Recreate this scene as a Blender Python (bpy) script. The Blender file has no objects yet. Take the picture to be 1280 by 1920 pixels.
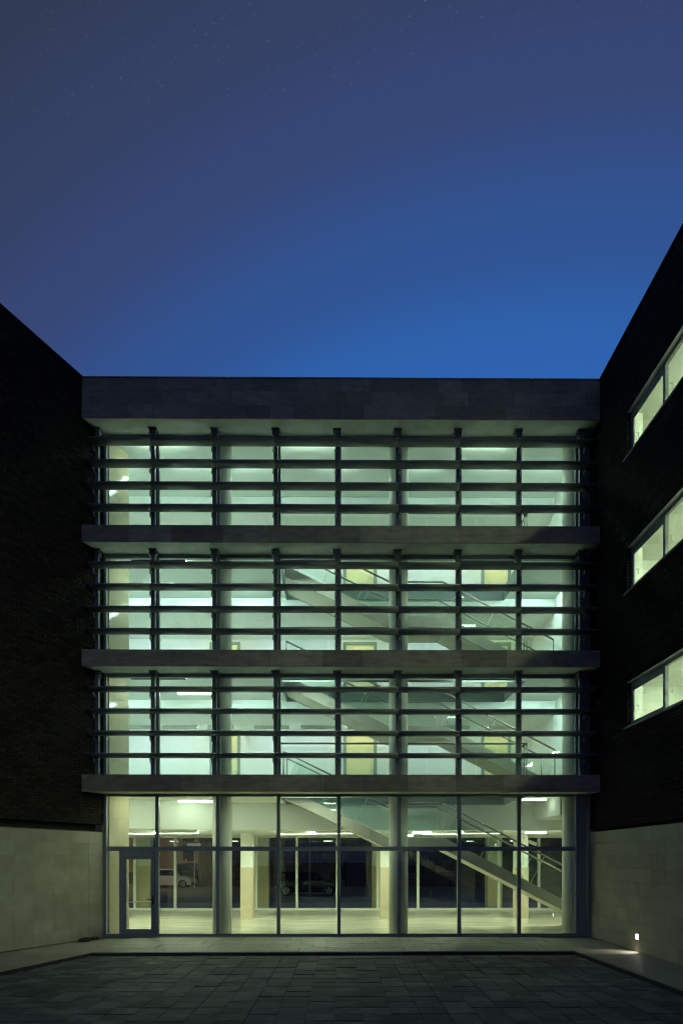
import bpy, math, random
from mathutils import Vector, Matrix
random.seed(7)
sc = bpy.context.scene
C = sc.collection
R = math.radians

# ------------------------------------------------------------------ camera
EYE = 2.07
cam_d = bpy.data.cameras.new('camera')
cam = bpy.data.objects.new('camera', cam_d)
C.objects.link(cam)
cam.location = (0, 0, EYE)
cam.rotation_euler = (R(90), 0, R(-0.4))
cam_d.sensor_fit = 'HORIZONTAL'
cam_d.sensor_width = 36.0
cam_d.lens = 1242.0 / 1280.0 * 36.0
cam_d.shift_x = -8.7 / 1280.0
cam_d.shift_y = 652.0 / 1280.0
cam_d.clip_start = 0.05
cam_d.clip_end = 3000
sc.camera = cam

# ------------------------------------------------------------------ sky (dusk, glow beyond the roof to the right)
world = bpy.data.worlds.new('World')
sc.world = world
world.use_nodes = True
nt = world.node_tree
nt.nodes.clear()
def wn(t, **kw):
    n = nt.nodes.new(t)
    for k, v in kw.items():
        setattr(n, k, v)
    return n
w_out = wn('ShaderNodeOutputWorld')
w_bg = wn('ShaderNodeBackground')
w_tc = wn('ShaderNodeTexCoord')
w_dot = wn('ShaderNodeVectorMath', operation='DOT_PRODUCT')
g = Vector((0.2, 0.95, -0.1)).normalized()
w_dot.inputs[1].default_value = g
nt.links.new(w_tc.outputs['Generated'], w_dot.inputs[0])
w_ramp = wn('ShaderNodeValToRGB')
w_ramp.color_ramp.interpolation = 'EASE'
def lin(c):
    return tuple(((v / 255.0) / 12.92 if v / 255.0 <= 0.04045 else ((v / 255.0 + 0.055) / 1.055) ** 2.4) for v in c)
stops = [(0.0, (62, 76, 118)), (0.28, (52, 65, 98)), (0.428, (48, 60, 84)), (0.513, (53, 65, 101)), (0.575, (55, 71, 116)),
         (0.663, (49, 83, 145)), (0.735, (46, 98, 172)), (0.85, (62, 120, 195)), (1.0, (110, 150, 200))]
cr = w_ramp.color_ramp
while len(cr.elements) < len(stops):
    cr.elements.new(0.5)
for e, (p, c) in zip(cr.elements, stops):
    e.position = p
    e.color = lin(c) + (1,)
nt.links.new(w_dot.outputs['Value'], w_ramp.inputs[0])
# faint stars high in the sky
w_vor = wn('ShaderNodeTexVoronoi', feature='F1', distance='EUCLIDEAN')
w_vor.inputs['Scale'].default_value = 300.0
nt.links.new(w_tc.outputs['Generated'], w_vor.inputs['Vector'])
w_lt = wn('ShaderNodeMath', operation='LESS_THAN')
w_lt.inputs[1].default_value = 0.10
nt.links.new(w_vor.outputs['Distance'], w_lt.inputs[0])
d1 = Vector((-340 / 1242, 1, 1442 / 1242)); d2 = Vector((60 / 1242, 1, 1592 / 1242))
w_bd = wn('ShaderNodeVectorMath', operation='DOT_PRODUCT')
w_bd.inputs[1].default_value = d1.cross(d2).normalized()
nt.links.new(w_tc.outputs['Generated'], w_bd.inputs[0])
w_ab = wn('ShaderNodeMath', operation='ABSOLUTE')
nt.links.new(w_bd.outputs['Value'], w_ab.inputs[0])
w_mr = wn('ShaderNodeMapRange')
w_mr.inputs['From Min'].default_value = 0.09
w_mr.inputs['From Max'].default_value = 0.0
w_mr.inputs['To Min'].default_value = 0.0
w_mr.inputs['To Max'].default_value = 0.32
nt.links.new(w_ab.outputs[0], w_mr.inputs['Value'])
w_sep = wn('ShaderNodeSeparateXYZ')
nt.links.new(w_tc.outputs['Generated'], w_sep.inputs[0])
w_mr2 = wn('ShaderNodeMapRange')
w_mr2.inputs['From Min'].default_value = 0.69
w_mr2.inputs['From Max'].default_value = 0.75
nt.links.new(w_sep.outputs['Z'], w_mr2.inputs['Value'])
w_m1 = wn('ShaderNodeMath', operation='MULTIPLY')
w_m2 = wn('ShaderNodeMath', operation='MULTIPLY')
w_m3 = wn('ShaderNodeMath', operation='MULTIPLY')
w_sepc = wn('ShaderNodeSeparateColor')
nt.links.new(w_vor.outputs['Color'], w_sepc.inputs[0])
w_pw = wn('ShaderNodeMath', operation='POWER')
w_pw.inputs[1].default_value = 2.0
nt.links.new(w_sepc.outputs[0], w_pw.inputs[0])
nt.links.new(w_lt.outputs[0], w_m1.inputs[0]); nt.links.new(w_mr.outputs[0], w_m1.inputs[1])
nt.links.new(w_m1.outputs[0], w_m2.inputs[0]); nt.links.new(w_mr2.outputs[0], w_m2.inputs[1])
nt.links.new(w_m2.outputs[0], w_m3.inputs[0]); nt.links.new(w_pw.outputs[0], w_m3.inputs[1])
w_add = wn('ShaderNodeMix', data_type='RGBA', blend_type='ADD')
w_add.inputs['Factor'].default_value = 1.0
nt.links.new(w_ramp.outputs[0], w_add.inputs[6])
nt.links.new(w_m3.outputs[0], w_add.inputs[7])
nt.links.new(w_add.outputs[2], w_bg.inputs[0])
w_bg.inputs[1].default_value = 1.0
nt.links.new(w_bg.outputs[0], w_out.inputs[0])

sc.view_settings.view_transform = 'Standard'
sc.view_settings.look = 'None'
sc.view_settings.exposure = 0.0
sc.view_settings.gamma = 1.0
sc.view_settings.use_curve_mapping = False
sc.render.engine = 'CYCLES'
cy = sc.cycles
cy.max_bounces = 10
cy.diffuse_bounces = 6
cy.glossy_bounces = 4
cy.transmission_bounces = 4
cy.transparent_max_bounces = 40
cy.sample_clamp_indirect = 6.0
cy.caustics_reflective = False
cy.caustics_refractive = False
cy.use_denoising = True
cy.filter_width = 1.1
cy.denoising_prefilter = 'ACCURATE'
try:
    cy.denoiser = 'OPENIMAGEDENOISE'
    cy.use_light_tree = True
except Exception:
    pass

# ------------------------------------------------------------------ materials
def new_mat(name):
    m = bpy.data.materials.new(name)
    m.use_nodes = True
    t = m.node_tree
    t.nodes.clear()
    return m, t
def surf(name, col, rough=0.6, var=0.12, scale=6.0, spec=0.4, metal=0.0, bump=0.0, bscale=60.0, piece=0.0,
         stretch=(1, 1, 1), rvar=0.0, stain=None, stain_amt=0.0, stain_scale=0.8, tint=None, coat=0.0):
    m, t = new_mat(name)
    N, L = t.nodes, t.links
    o = N.new('ShaderNodeOutputMaterial')
    b = N.new('ShaderNodeBsdfPrincipled')
    L.new(b.outputs[0], o.inputs[0])
    b.inputs['Roughness'].default_value = rough
    b.inputs['Metallic'].default_value = metal
    b.inputs['Specular IOR Level'].default_value = spec
    b.inputs['Coat Weight'].default_value = coat
    g = N.new('ShaderNodeNewGeometry')
    mp = N.new('ShaderNodeMapping')
    mp.inputs['Scale'].default_value = stretch
    L.new(g.outputs['Position'], mp.inputs[0])
    n1 = N.new('ShaderNodeTexNoise')
    n1.inputs['Scale'].default_value = scale
    n1.inputs['Detail'].default_value = 6
    n1.inputs['Roughness'].default_value = 0.6
    L.new(mp.outputs[0], n1.inputs['Vector'])
    mr = N.new('ShaderNodeMapRange')
    mr.inputs['From Min'].default_value = 0.3
    mr.inputs['From Max'].default_value = 0.7
    mr.inputs['To Min'].default_value = 1 - var
    mr.inputs['To Max'].default_value = 1 + var
    L.new(n1.outputs['Fac'], mr.inputs['Value'])
    fac = mr.outputs[0]
    if piece > 0:
        oi = N.new('ShaderNodeObjectInfo')
        ad = N.new('ShaderNodeMath'); ad.operation = 'ADD'
        L.new(oi.outputs['Random'], ad.inputs[0]); L.new(g.outputs['Random Per Island'], ad.inputs[1])
        fr = N.new('ShaderNodeMath'); fr.operation = 'FRACT'
        L.new(ad.outputs[0], fr.inputs[0])
        m2 = N.new('ShaderNodeMapRange')
        m2.inputs['To Min'].default_value = 1 - piece
        m2.inputs['To Max'].default_value = 1 + piece
        L.new(fr.outputs[0], m2.inputs['Value'])
        mu = N.new('ShaderNodeMath'); mu.operation = 'MULTIPLY'
        L.new(fac, mu.inputs[0]); L.new(m2.outputs[0], mu.inputs[1])
        fac = mu.outputs[0]
    vm = N.new('ShaderNodeVectorMath'); vm.operation = 'SCALE'
    vm.inputs[0].default_value = col
    L.new(fac, vm.inputs['Scale'])
    cout = vm.outputs[0]
    if stain is not None:
        n2 = N.new('ShaderNodeTexNoise')
        n2.inputs['Scale'].default_value = stain_scale
        n2.inputs['Detail'].default_value = 5
        n2.inputs['Roughness'].default_value = 0.65
        L.new(g.outputs['Position'], n2.inputs['Vector'])
        m3 = N.new('ShaderNodeMapRange')
        m3.inputs['From Min'].default_value = 0.45
        m3.inputs['From Max'].default_value = 0.68
        m3.inputs['To Max'].default_value = stain_amt
        L.new(n2.outputs['Fac'], m3.inputs['Value'])
        mx = N.new('ShaderNodeMix'); mx.data_type = 'RGBA'
        L.new(m3.outputs[0], mx.inputs[0])
        L.new(cout, mx.inputs[6])
        mx.inputs[7].default_value = tuple(stain) + (1,)
        cout = mx.outputs[2]
    L.new(cout, b.inputs['Base Color'])
    if rvar > 0:
        m4 = N.new('ShaderNodeMapRange')
        m4.inputs['From Min'].default_value = 0.3
        m4.inputs['From Max'].default_value = 0.7
        m4.inputs['To Min'].default_value = max(0.02, rough - rvar)
        m4.inputs['To Max'].default_value = min(1, rough + rvar)
        L.new(n1.outputs['Fac'], m4.inputs['Value'])
        L.new(m4.outputs[0], b.inputs['Roughness'])
    if bump > 0:
        n3 = N.new('ShaderNodeTexNoise')
        n3.inputs['Scale'].default_value = bscale
        n3.inputs['Detail'].default_value = 4
        L.new(mp.outputs[0], n3.inputs['Vector'])
        bp = N.new('ShaderNodeBump')
        bp.inputs['Strength'].default_value = bump
        bp.inputs['Distance'].default_value = 0.02
        L.new(n3.outputs['Fac'], bp.inputs['Height'])
        L.new(bp.outputs[0], b.inputs['Normal'])
    return m
def glow(name, col, strength):
    m, t = new_mat(name)
    o = t.nodes.new('ShaderNodeOutputMaterial')
    e = t.nodes.new('ShaderNodeEmission')
    e.inputs[0].default_value = tuple(col) + (1,)
    e.inputs[1].default_value = strength
    t.links.new(e.outputs[0], o.inputs[0])
    return m
def glass(name, tint, refl=0.03, gl_rough=0.0, dirt=0.0):
    m, t = new_mat(name)
    N, L = t.nodes, t.links
    o = N.new('ShaderNodeOutputMaterial')
    tr = N.new('ShaderNodeBsdfTransparent')
    tr.inputs[0].default_value = tuple(tint) + (1,)
    gl = N.new('ShaderNodeBsdfGlossy')
    gl.inputs['Roughness'].default_value = gl_rough
    lw_ = N.new('ShaderNodeLayerWeight')
    lw_.inputs['Blend'].default_value = 0.5
    pw_ = N.new('ShaderNodeMath'); pw_.operation = 'POWER'; pw_.inputs[1].default_value = 5.0
    L.new(lw_.outputs['Facing'], pw_.inputs[0])
    fr = N.new('ShaderNodeMapRange')
    fr.inputs['To Min'].default_value = refl
    fr.inputs['To Max'].default_value = 1.0
    L.new(pw_.outputs[0], fr.inputs['Value'])
    mx = N.new('ShaderNodeMixShader')
    L.new(fr.outputs[0], mx.inputs[0]); L.new(tr.outputs[0], mx.inputs[1]); L.new(gl.outputs[0], mx.inputs[2])
    L.new(mx.outputs[0], o.inputs[0])
    return m

M = {}
M['brick'] = surf('brick_dark_brown', (0.019, 0.0145, 0.0115), 0.85, 0.25, 14, 0.1, bump=0.3, bscale=90, piece=0.35)
M['mortar'] = surf('brick_mortar', (0.045, 0.038, 0.030), 0.9, 0.15, 20, 0.1)
M['core'] = surf('render_dark', (0.03, 0.028, 0.026), 0.9, 0.1, 5, 0.1)
M['stone'] = surf('limestone_cladding', (0.325, 0.305, 0.24), 0.5, 0.14, 2.6, 0.35, bump=0.12, bscale=40, piece=0.10,
                  stain=(0.20, 0.18, 0.12), stain_amt=0.35, stain_scale=1.1, rvar=0.1)
M['joint'] = surf('cladding_joint', (0.09, 0.085, 0.07), 0.9, 0.1, 10, 0.1)
M['fascia'] = surf('dark_slate_cladding', (0.245, 0.22, 0.165), 0.65, 0.28, 3.0, 0.35, bump=0.2, bscale=50, piece=0.24,
                   stretch=(1, 1, 3), rvar=0.12)
M['concrete'] = surf('soffit_render', (0.66, 0.66, 0.60), 0.8, 0.12, 2.2, 0.2, bump=0.08, bscale=25,
                     stain=(0.42, 0.40, 0.32), stain_amt=0.5, stain_scale=1.6)
M['metal'] = surf('grey_painted_aluminium', (0.22, 0.24, 0.255), 0.40, 0.08, 8, 0.45, rvar=0.06)
M['louver'] = surf('louver_grey_paint', (0.20, 0.20, 0.19), 0.42, 0.18, 5, 0.4, stretch=(0.5, 1, 1), rvar=0.1, piece=0.1)
M['post'] = surf('post_grey_paint', (0.15, 0.16, 0.18), 0.45, 0.15, 9, 0.4)
M['galv'] = surf('galvanised_steel', (0.55, 0.57, 0.54), 0.45, 0.15, 40, 0.5, metal=0.15)
M['plaster'] = surf('interior_white_plaster', (0.83, 0.85, 0.82), 0.85, 0.03, 1.2, 0.2)
M['ceil'] = surf('ceiling_white', (0.83, 0.85, 0.82), 0.9, 0.03, 1.0, 0.15)
M['tile'] = surf('ceiling_tile_white', (0.83, 0.85, 0.82), 0.9, 0.03, 9, 0.15, piece=0.025)
M['floor'] = surf('polished_limestone_floor', (0.70, 0.65, 0.50), 0.16, 0.12, 1.6, 0.5, stretch=(0.35, 2.2, 1), rvar=0.06)
M['floor_up'] = surf('upper_floor_stone', (0.62, 0.61, 0.55), 0.35, 0.08, 2, 0.4)
M['pier'] = surf('polished_stone_pier', (0.42, 0.37, 0.26), 0.10, 0.07, 3.0, 0.5, piece=0.05)
M['column'] = surf('fair_faced_column', (0.78, 0.76, 0.66), 0.55, 0.05, 3, 0.3, bump=0.03)
M['clad'] = surf('column_stone_cladding', (0.58, 0.50, 0.35), 0.35, 0.06, 4, 0.35, piece=0.05)
M['white'] = surf('white_paint', (0.78, 0.78, 0.70), 0.45, 0.03, 4, 0.4)
M['teal'] = surf('grey_green_door_frame', (0.22, 0.30, 0.28), 0.45, 0.05, 4, 0.4)
M['door_y'] = surf('cream_door_leaf', (0.80, 0.74, 0.44), 0.45, 0.03, 3, 0.4)  # pale yellow stands in for lit rooms seen through the doorways
M['steel'] = surf('stair_grey_steel', (0.45, 0.435, 0.37), 0.5, 0.08, 4, 0.35)
M['stairsoff'] = surf('stair_underside_plaster', (0.66, 0.63, 0.52), 0.8, 0.05, 4, 0.2)
M['tread'] = surf('stair_tread_stone', (0.42, 0.39, 0.32), 0.4, 0.08, 4, 0.4)
M['rail'] = surf('handrail_steel', (0.34, 0.34, 0.30), 0.35, 0.08, 10, 0.5, metal=0.3)
M['trim'] = surf('void_trim_grey', (0.30, 0.35, 0.35), 0.5, 0.05, 5, 0.35)
M['black'] = surf('black_plastic', (0.015, 0.015, 0.016), 0.45, 0.1, 10, 0.4)
M['glass'] = glass('window_glass', (0.925, 0.968, 0.945), 0.02)
M['glass_far'] = glass('rear_window_glass', (0.92, 0.94, 0.90), 0.035)
M['glass_stair'] = glass('balustrade_glass', (0.94, 0.975, 0.955), 0.02)
M['glass_edge'] = surf('glass_edge', (0.55, 0.66, 0.56), 0.2, 0.02, 3, 0.5)
M['paver'] = surf('concrete_paver', (0.105, 0.106, 0.100), 0.75, 0.55, 7.0, 0.14, bump=0.6, bscale=22, piece=0.36,
                  stretch=(0.7, 1.6, 1), rvar=0.16, stain=(0.032, 0.033, 0.033), stain_amt=0.8, stain_scale=1.3)
M['paver_joint'] = surf('paver_joint_sand', (0.12, 0.11, 0.08), 0.95, 0.4, 3, 0.1)
M['walk'] = surf('walkway_stone', (0.27, 0.25, 0.195), 0.6, 0.16, 2.2, 0.35, bump=0.15, bscale=35,
                 stain=(0.17, 0.155, 0.12), stain_amt=0.45, stain_scale=1.0, piece=0.08)
M['kerb'] = surf('kerb_dark', (0.035, 0.036, 0.036), 0.8, 0.3, 9, 0.2, bump=0.3, bscale=40)
M['ground'] = surf('ground_earth', (0.06, 0.058, 0.05), 0.95, 0.2, 0.5, 0.1)
M['asphalt'] = surf('street_asphalt', (0.15, 0.13, 0.09), 0.8, 0.25, 3, 0.25, bump=0.2, bscale=80)
M['pave2'] = surf('street_pavement', (0.26, 0.24, 0.19), 0.7, 0.15, 2, 0.25)
M['oldstone'] = surf('rough_stone_block', (0.11, 0.095, 0.065), 0.9, 0.4, 5, 0.15, bump=0.8, bscale=9, piece=0.3)
M['oldmortar'] = surf('old_wall_mortar', (0.05, 0.047, 0.04), 0.95, 0.2, 5, 0.1)
M['tan'] = surf('ochre_stucco', (0.42, 0.30, 0.18), 0.9, 0.12, 1.2, 0.15)
M['darkwin'] = surf('dark_window_pane', (0.02, 0.024, 0.022), 0.12, 0.1, 3, 0.5)
M['shutter'] = surf('shutter_slats', (0.05, 0.052, 0.05), 0.5, 0.1, 5, 0.3)
M['tyre'] = surf('tyre_rubber', (0.02, 0.02, 0.02), 0.8, 0.1, 20, 0.2)
M['rim'] = surf('alloy_rim', (0.62, 0.62, 0.58), 0.3, 0.1, 20, 0.5, metal=0.7)
M['car_black'] = surf('black_car_paint', (0.016, 0.014, 0.014), 0.18, 0.05, 3, 0.5, coat=0.8)
M['car_white'] = surf('white_car_paint', (0.46, 0.45, 0.41), 0.3, 0.04, 3, 0.5, coat=0.5)
M['car_green'] = surf('dark_green_car_paint', (0.035, 0.042, 0.038), 0.25, 0.05, 3, 0.5, coat=0.6)
M['car_glass'] = surf('car_window_glass', (0.012, 0.015, 0.014), 0.06, 0.05, 3, 0.5)
M['red_lens'] = surf('red_tail_lens', (0.25, 0.015, 0.012), 0.2, 0.05, 5, 0.5)
M['clear_lens'] = surf('clear_headlamp_lens', (0.75, 0.76, 0.74), 0.12, 0.05, 5, 0.5)
M['sign_blue'] = surf('sign_blue', (0.015, 0.045, 0.10), 0.4, 0.05, 5, 0.4)
M['sign_white'] = surf('sign_white', (0.80, 0.78, 0.70), 0.4, 0.03, 5, 0.4)
M['rock'] = surf('dark_rock', (0.035, 0.034, 0.032), 0.9, 0.4, 12, 0.2, bump=0.6, bscale=25)
M['tube_lobby'] = glow('lobby_fluorescent_tube', (0.86, 1.0, 0.70), 26.0)
M['tube_high'] = glow('high_lobby_fluorescent_tube', (0.84, 1.0, 0.72), 12.0)
M['tube_front'] = glow('corridor_fluorescent_tube', (0.66, 1.0, 0.86), 42.0)
M['tube_front_low'] = glow('gallery_fluorescent_tube', (0.66, 1.0, 0.90), 88.0)
M['tube_near'] = glow('glazing_fluorescent_tube', (0.74, 1.0, 0.80), 55.0)
M['tube_near_left'] = glow('door_fluorescent_tube', (0.88, 1.0, 0.70), 70.0)
M['tube_near_lobby'] = glow('lobby_glazing_fluorescent_tube', (0.88, 1.0, 0.70), 60.0)
M['tube_hidden'] = glow('lobby_channel_fluorescent_tube', (0.86, 1.0, 0.72), 160.0)
M['tube_bare'] = glow('bare_corridor_fluorescent_tube', (0.75, 1.0, 0.82), 22.0)
M['tube_cove'] = glow('wall_washer_fluorescent_tube', (0.74, 0.92, 1.0), 14.0)
M['tube_door'] = glow('door_fluorescent_tube_warm', (1.0, 0.98, 0.66), 22.0)
M['tube_room'] = glow('room_fluorescent_tube', (0.85, 1.0, 0.64), 150.0)
M['lamp_wall'] = glow('wall_lamp_lens', (1.0, 0.97, 0.80), 30.0)
M['lamp_street'] = glow('street_lamp_lens', (1.0, 0.72, 0.42), 14.0)
M['red_light'] = glow('red_signal_lens', (1.0, 0.05, 0.08), 0.9)

# ------------------------------------------------------------------ mesh helpers
class MB:
    def __init__(s):
        s.v = []; s.f = []
    def box(s, x0, x1, y0, y1, z0, z1):
        b = len(s.v)
        s.v += [(x0, y0, z0), (x1, y0, z0), (x1, y1, z0), (x0, y1, z0), (x0, y0, z1), (x1, y0, z1), (x1, y1, z1), (x0, y1, z1)]
        s.f += [tuple(b + i for i in q) for q in ((0, 3, 2, 1), (4, 5, 6, 7), (0, 1, 5, 4), (1, 2, 6, 5), (2, 3, 7, 6), (3, 0, 4, 7))]
        return s
    def prism(s, pts, fn, a, c):
        """polygon pts swept between parameters a and c; fn(p, t) -> xyz"""
        b = len(s.v); n = len(pts)
        s.v += [fn(p, a) for p in pts] + [fn(p, c) for p in pts]
        s.f += [tuple(range(b, b + n))[::-1], tuple(range(b + n, b + 2 * n))]
        s.f += [(b + i, b + (i + 1) % n, b + n + (i + 1) % n, b + n + i) for i in range(n)]
        return s
    def xz(s, pts, y0, y1):   # polygon in the facade plane, depth y0..y1
        return s.prism(pts, lambda p, t: (p[0], t, p[1]), y0, y1)
    def yz(s, pts, x0, x1):
        return s.prism(pts, lambda p, t: (t, p[0], p[1]), x0, x1)
    def xy(s, pts, z0, z1):
        return s.prism(pts, lambda p, t: (p[0], p[1], t), z0, z1)
    def cyl(s, c, r, z0, z1, n=32):
        return s.xy([(c[0] + r * math.cos(2 * math.pi * i / n), c[1] + r * math.sin(2 * math.pi * i / n)) for i in range(n)], z0, z1)
    def tube(s, p, q, r, n=10):
        p = Vector(p); q = Vector(q); d = (q - p).normalized()
        a = d.cross(Vector((0, 0, 1)))
        if a.length < 1e-4:
            a = Vector((1, 0, 0))
        a.normalize(); u = d.cross(a)
        b = len(s.v)
        for c in (p, q):
            s.v += [tuple(c + a * r * math.cos(2 * math.pi * i / n) + u * r * math.sin(2 * math.pi * i / n)) for i in range(n)]
        s.f += [tuple(range(b, b + n))[::-1], tuple(range(b + n, b + 2 * n))]
        s.f += [(b + i, b + (i + 1) % n, b + n + (i + 1) % n, b + n + i) for i in range(n)]
        return s
    def mesh(s, name, mat, smooth=False):
        me = bpy.data.meshes.new(name)
        me.from_pydata(s.v, [], s.f)
        import bmesh
        bm = bmesh.new(); bm.from_mesh(me)
        bmesh.ops.recalc_face_normals(bm, faces=bm.faces)
        bm.to_mesh(me); bm.free()
        if smooth:
            me.polygons.foreach_set('use_smooth', [len(p.vertices) == 4 for p in me.polygons])
        me.materials.append(M[mat] if isinstance(mat, str) else mat)
        me.update()
        return me
    def build(s, name, mat, parent=None, smooth=False, **kw):
        return link(name, s.mesh(name, mat, smooth), parent, **kw)
def link(name, data, parent=None, loc=None, rotz=None, label=None, cat=None, group=None, kind=None, scale=None):
    o = bpy.data.objects.new(name, data)
    C.objects.link(o)
    if parent is not None:
        o.parent = parent
    if loc is not None:
        o.location = loc
    if rotz is not None:
        o.rotation_euler = (0, 0, rotz)
    if scale is not None:
        o.scale = scale
    tag(o, label, cat, group, kind)
    return o
def tag(o, label=None, cat=None, group=None, kind=None):
    if label: o['label'] = label
    if cat: o['category'] = cat
    if group: o['group'] = group
    if kind: o['kind'] = kind
    return o
def thing(name, label, cat, loc=(0, 0, 0), rotz=0.0, group=None, kind=None):
    return link(name, None, None, loc, rotz, label, cat, group, kind)
def box(name, mat, parent, *a, **kw):
    return MB().box(*a).build(name, mat, parent, **kw)
def bevel(o, w=0.01, seg=2):
    md = o.modifiers.new('bevel', 'BEVEL'); md.width = w; md.segments = seg; md.limit_method = 'ANGLE'
    return o

# ------------------------------------------------------------------ key dimensions (metres)
GY = 18.0                     # glass plane
FY = 17.24                    # front of the slab edges
TOP = 14.62
SOF = [3.84, 7.10, 10.33, 13.55]      # undersides of the projecting slabs
BTOP = [4.28, 7.53, 10.77]            # tops of the slab edges
FLR = [0.0, 4.20, 7.45, 10.68]        # floor finishes
LOW = [3.00, 6.67, 9.90, 13.10]       # lower rear ceilings
MULX = [-4.985, -3.345, -1.705, -0.07, 1.565, 3.195, 4.82]
EX0, EX1 = -6.42, 6.40
RX = 6.75                     # face of the right wing
SPL = 0.435                   # splay of the left wing
IX0, IX1 = -11.0, 10.0        # inner width
REAR = 27.0
RW = 23.6                     # rear wall of the upper galleries
VX0, VX1, VY0, VY1 = -1.75, 5.16, 18.65, 21.0

# ------------------------------------------------------------------ ground
gr = MB().box(-600, 600, -400, 900, -0.6, -0.2).build('ground', 'ground', kind='structure', label='dark open ground around the buildings')
LK0, LK1 = (-5.66, 14.95), (-8.4, 5.4)
RK0, RK1 = (5.36, 15.15), (5.66, 3.0)
base = MB().xy([(-12, 2.0), (8, 2.0), (8, 15.3), (-12, 15.3)], -0.19, -0.112).build('courtyard_paving', 'paver_joint', kind='structure',
        label='courtyard paved with square dark grey concrete pavers')
# walkway: U-shaped stone ledge in front of the facade and along both wings
def lw(Y, off=0.0):
    return EX0 - SPL * (18 - Y) + off
walk = MB()
def kx(k0, k1, Y):
    return k0[0] + (k1[0] - k0[0]) * (Y - k0[1]) / (k1[1] - k0[1])
walk.xy([(lw(14.95) - 0.2, 14.95), LK0, (-5.66, 18.1), (lw(18.1) - 0.3, 18.1)], -0.3, -0.052)
walk.xy([(RK0[0], 15.15), (RX + 0.1, 15.15), (RX + 0.1, 18.1), (RK0[0], 18.1)], -0.3, -0.052)
walk.xy([(-5.66, 14.95), (RK0[0], 15.15), (RK0[0], 18.1), (-5.66, 18.1)], -0.3, -0.052)
walk.xy([(lw(3.0) - 0.2, 3.0), (kx(LK0, LK1, 3.0), 3.0), LK0, (lw(14.95) - 0.2, 14.95)], -0.3, -0.034)
walk.xy([RK1, (RX + 0.1, 3.0), (RX + 0.1, 15.15), (RK0[0], 15.15)], -0.3, -0.034)
walkway = walk.build('walkway', 'walk', kind='structure', label='raised stone walkway along the facade and both wings')
# slabs on the front strip
def yk(x):
    return 14.95 + (x + 5.66) / (5.36 + 5.66) * 0.2
rows = [0.0, 0.74, 1.46, 2.18]
for r in range(4):
    x = -5.66 + (0.0 if r % 2 else -0.3)
    while x < 5.36 - 0.05:
        a, b2 = max(-5.66, x), min(5.36, x + 0.62)
        def yy(xx):
            y0 = yk(xx) + 0.03 if r == 0 else yk(xx) * (1 - rows[r] / 3.0) + (rows[r] / 3.0) * 17.93
            y1 = yk(xx) * (1 - rows[r + 1] / 3.0) + (rows[r + 1] / 3.0) * 17.93 if r < 3 else 17.93
            return y0, y1
        (ya, yb), (yc, yd) = yy(a), yy(b2)
        if b2 - a > 0.08:
            z = -0.03 + random.uniform(-0.002, 0.002)
            MB().xy([(a + 0.004, ya + 0.004), (b2 - 0.004, yc + 0.004), (b2 - 0.004, yd - 0.004), (a + 0.004, yb - 0.004)], -0.05, z).build('paving_slab', 'walk', walkway)
        x += 0.62
# side kerb faces and slabs
def kerb(p, q, parent, n, side):
    d = (Vector(q) - Vector(p)); Ln = d.length; d.normalize()
    nrm = Vector((-d.y, d.x)) * side
    step = Ln / n
    for i in range(n):
        a = Vector(p) + d * (i * step + 0.004); b = Vector(p) + d * ((i + 1) * step - 0.004)
        c = b + nrm * 0.05; e = a + nrm * 0.05
        dz = random.uniform(-0.003, 0.003)
        MB().xy([tuple(a), tuple(b), tuple(c), tuple(e)], -0.15, -0.040 + dz).build('kerb_stone', 'kerb', parent)
kerb((5.36, 15.15), (-5.66, 14.95), walkway, 11, 1)
kerb(LK0, LK1, walkway, 10, 1)
kerb(RK1, RK0, walkway, 12, 1)

# pavers: the 300 that show largest are objects, the rest one joined part
PW = 0.40
def proj(x, y, z):
    return 640 + 1242 * x / y, 1612 - 1242 * (z - EYE) / y
cand = []
j = 0
Y = 14.88
while Y > 3.0:
    for i in range(-24, 20):
        xc = -0.1 + (i + 0.5) * PW
        yc = Y - PW / 2
        lx = kx(LK0, LK1, yc) + 0.02
        rx = kx(RK0, RK1, yc) - 0.02
        a, b2 = xc - PW / 2, xc + PW / 2
        if b2 < lx + 0.1 or a > rx - 0.1:
            continue
        cand.append((xc, yc, max(a, lx + 0.06), min(b2, rx - 0.06)))
    Y -= PW
pm = MB().box(-PW / 2 + 0.006, PW / 2 - 0.006, -PW / 2 + 0.006, PW / 2 - 0.006, -0.05, 0.0).mesh('paver', 'paver')
scored = []
for c in cand:
    u, v = proj(c[0], c[1], -0.095)
    full = c[3] - c[2] > PW - 0.01
    s = 1e5 / c[1] ** 3 if (-10 < u < 1290 and v < 1924 and full) else 0
    scored.append((s, c))
scored.sort(key=lambda t: -t[0])
rest = MB()
for k, (s, c) in enumerate(scored):
    z = -0.098 + random.uniform(-0.006, 0.006)
    if k < 300 and s > 0:
        o = link('paver', pm, base, (c[0], c[1], z))
        o.rotation_euler = (random.uniform(-0.012, 0.012), random.uniform(-0.012, 0.012), random.uniform(-0.012, 0.012))
    else:
        rest.box(c[2] + 0.006, c[3] - 0.006, c[1] - PW / 2 + 0.006, c[1] + PW / 2 - 0.006, z - 0.04, z)
rest.build('pavers', 'paver', base, kind='stuff')

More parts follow.
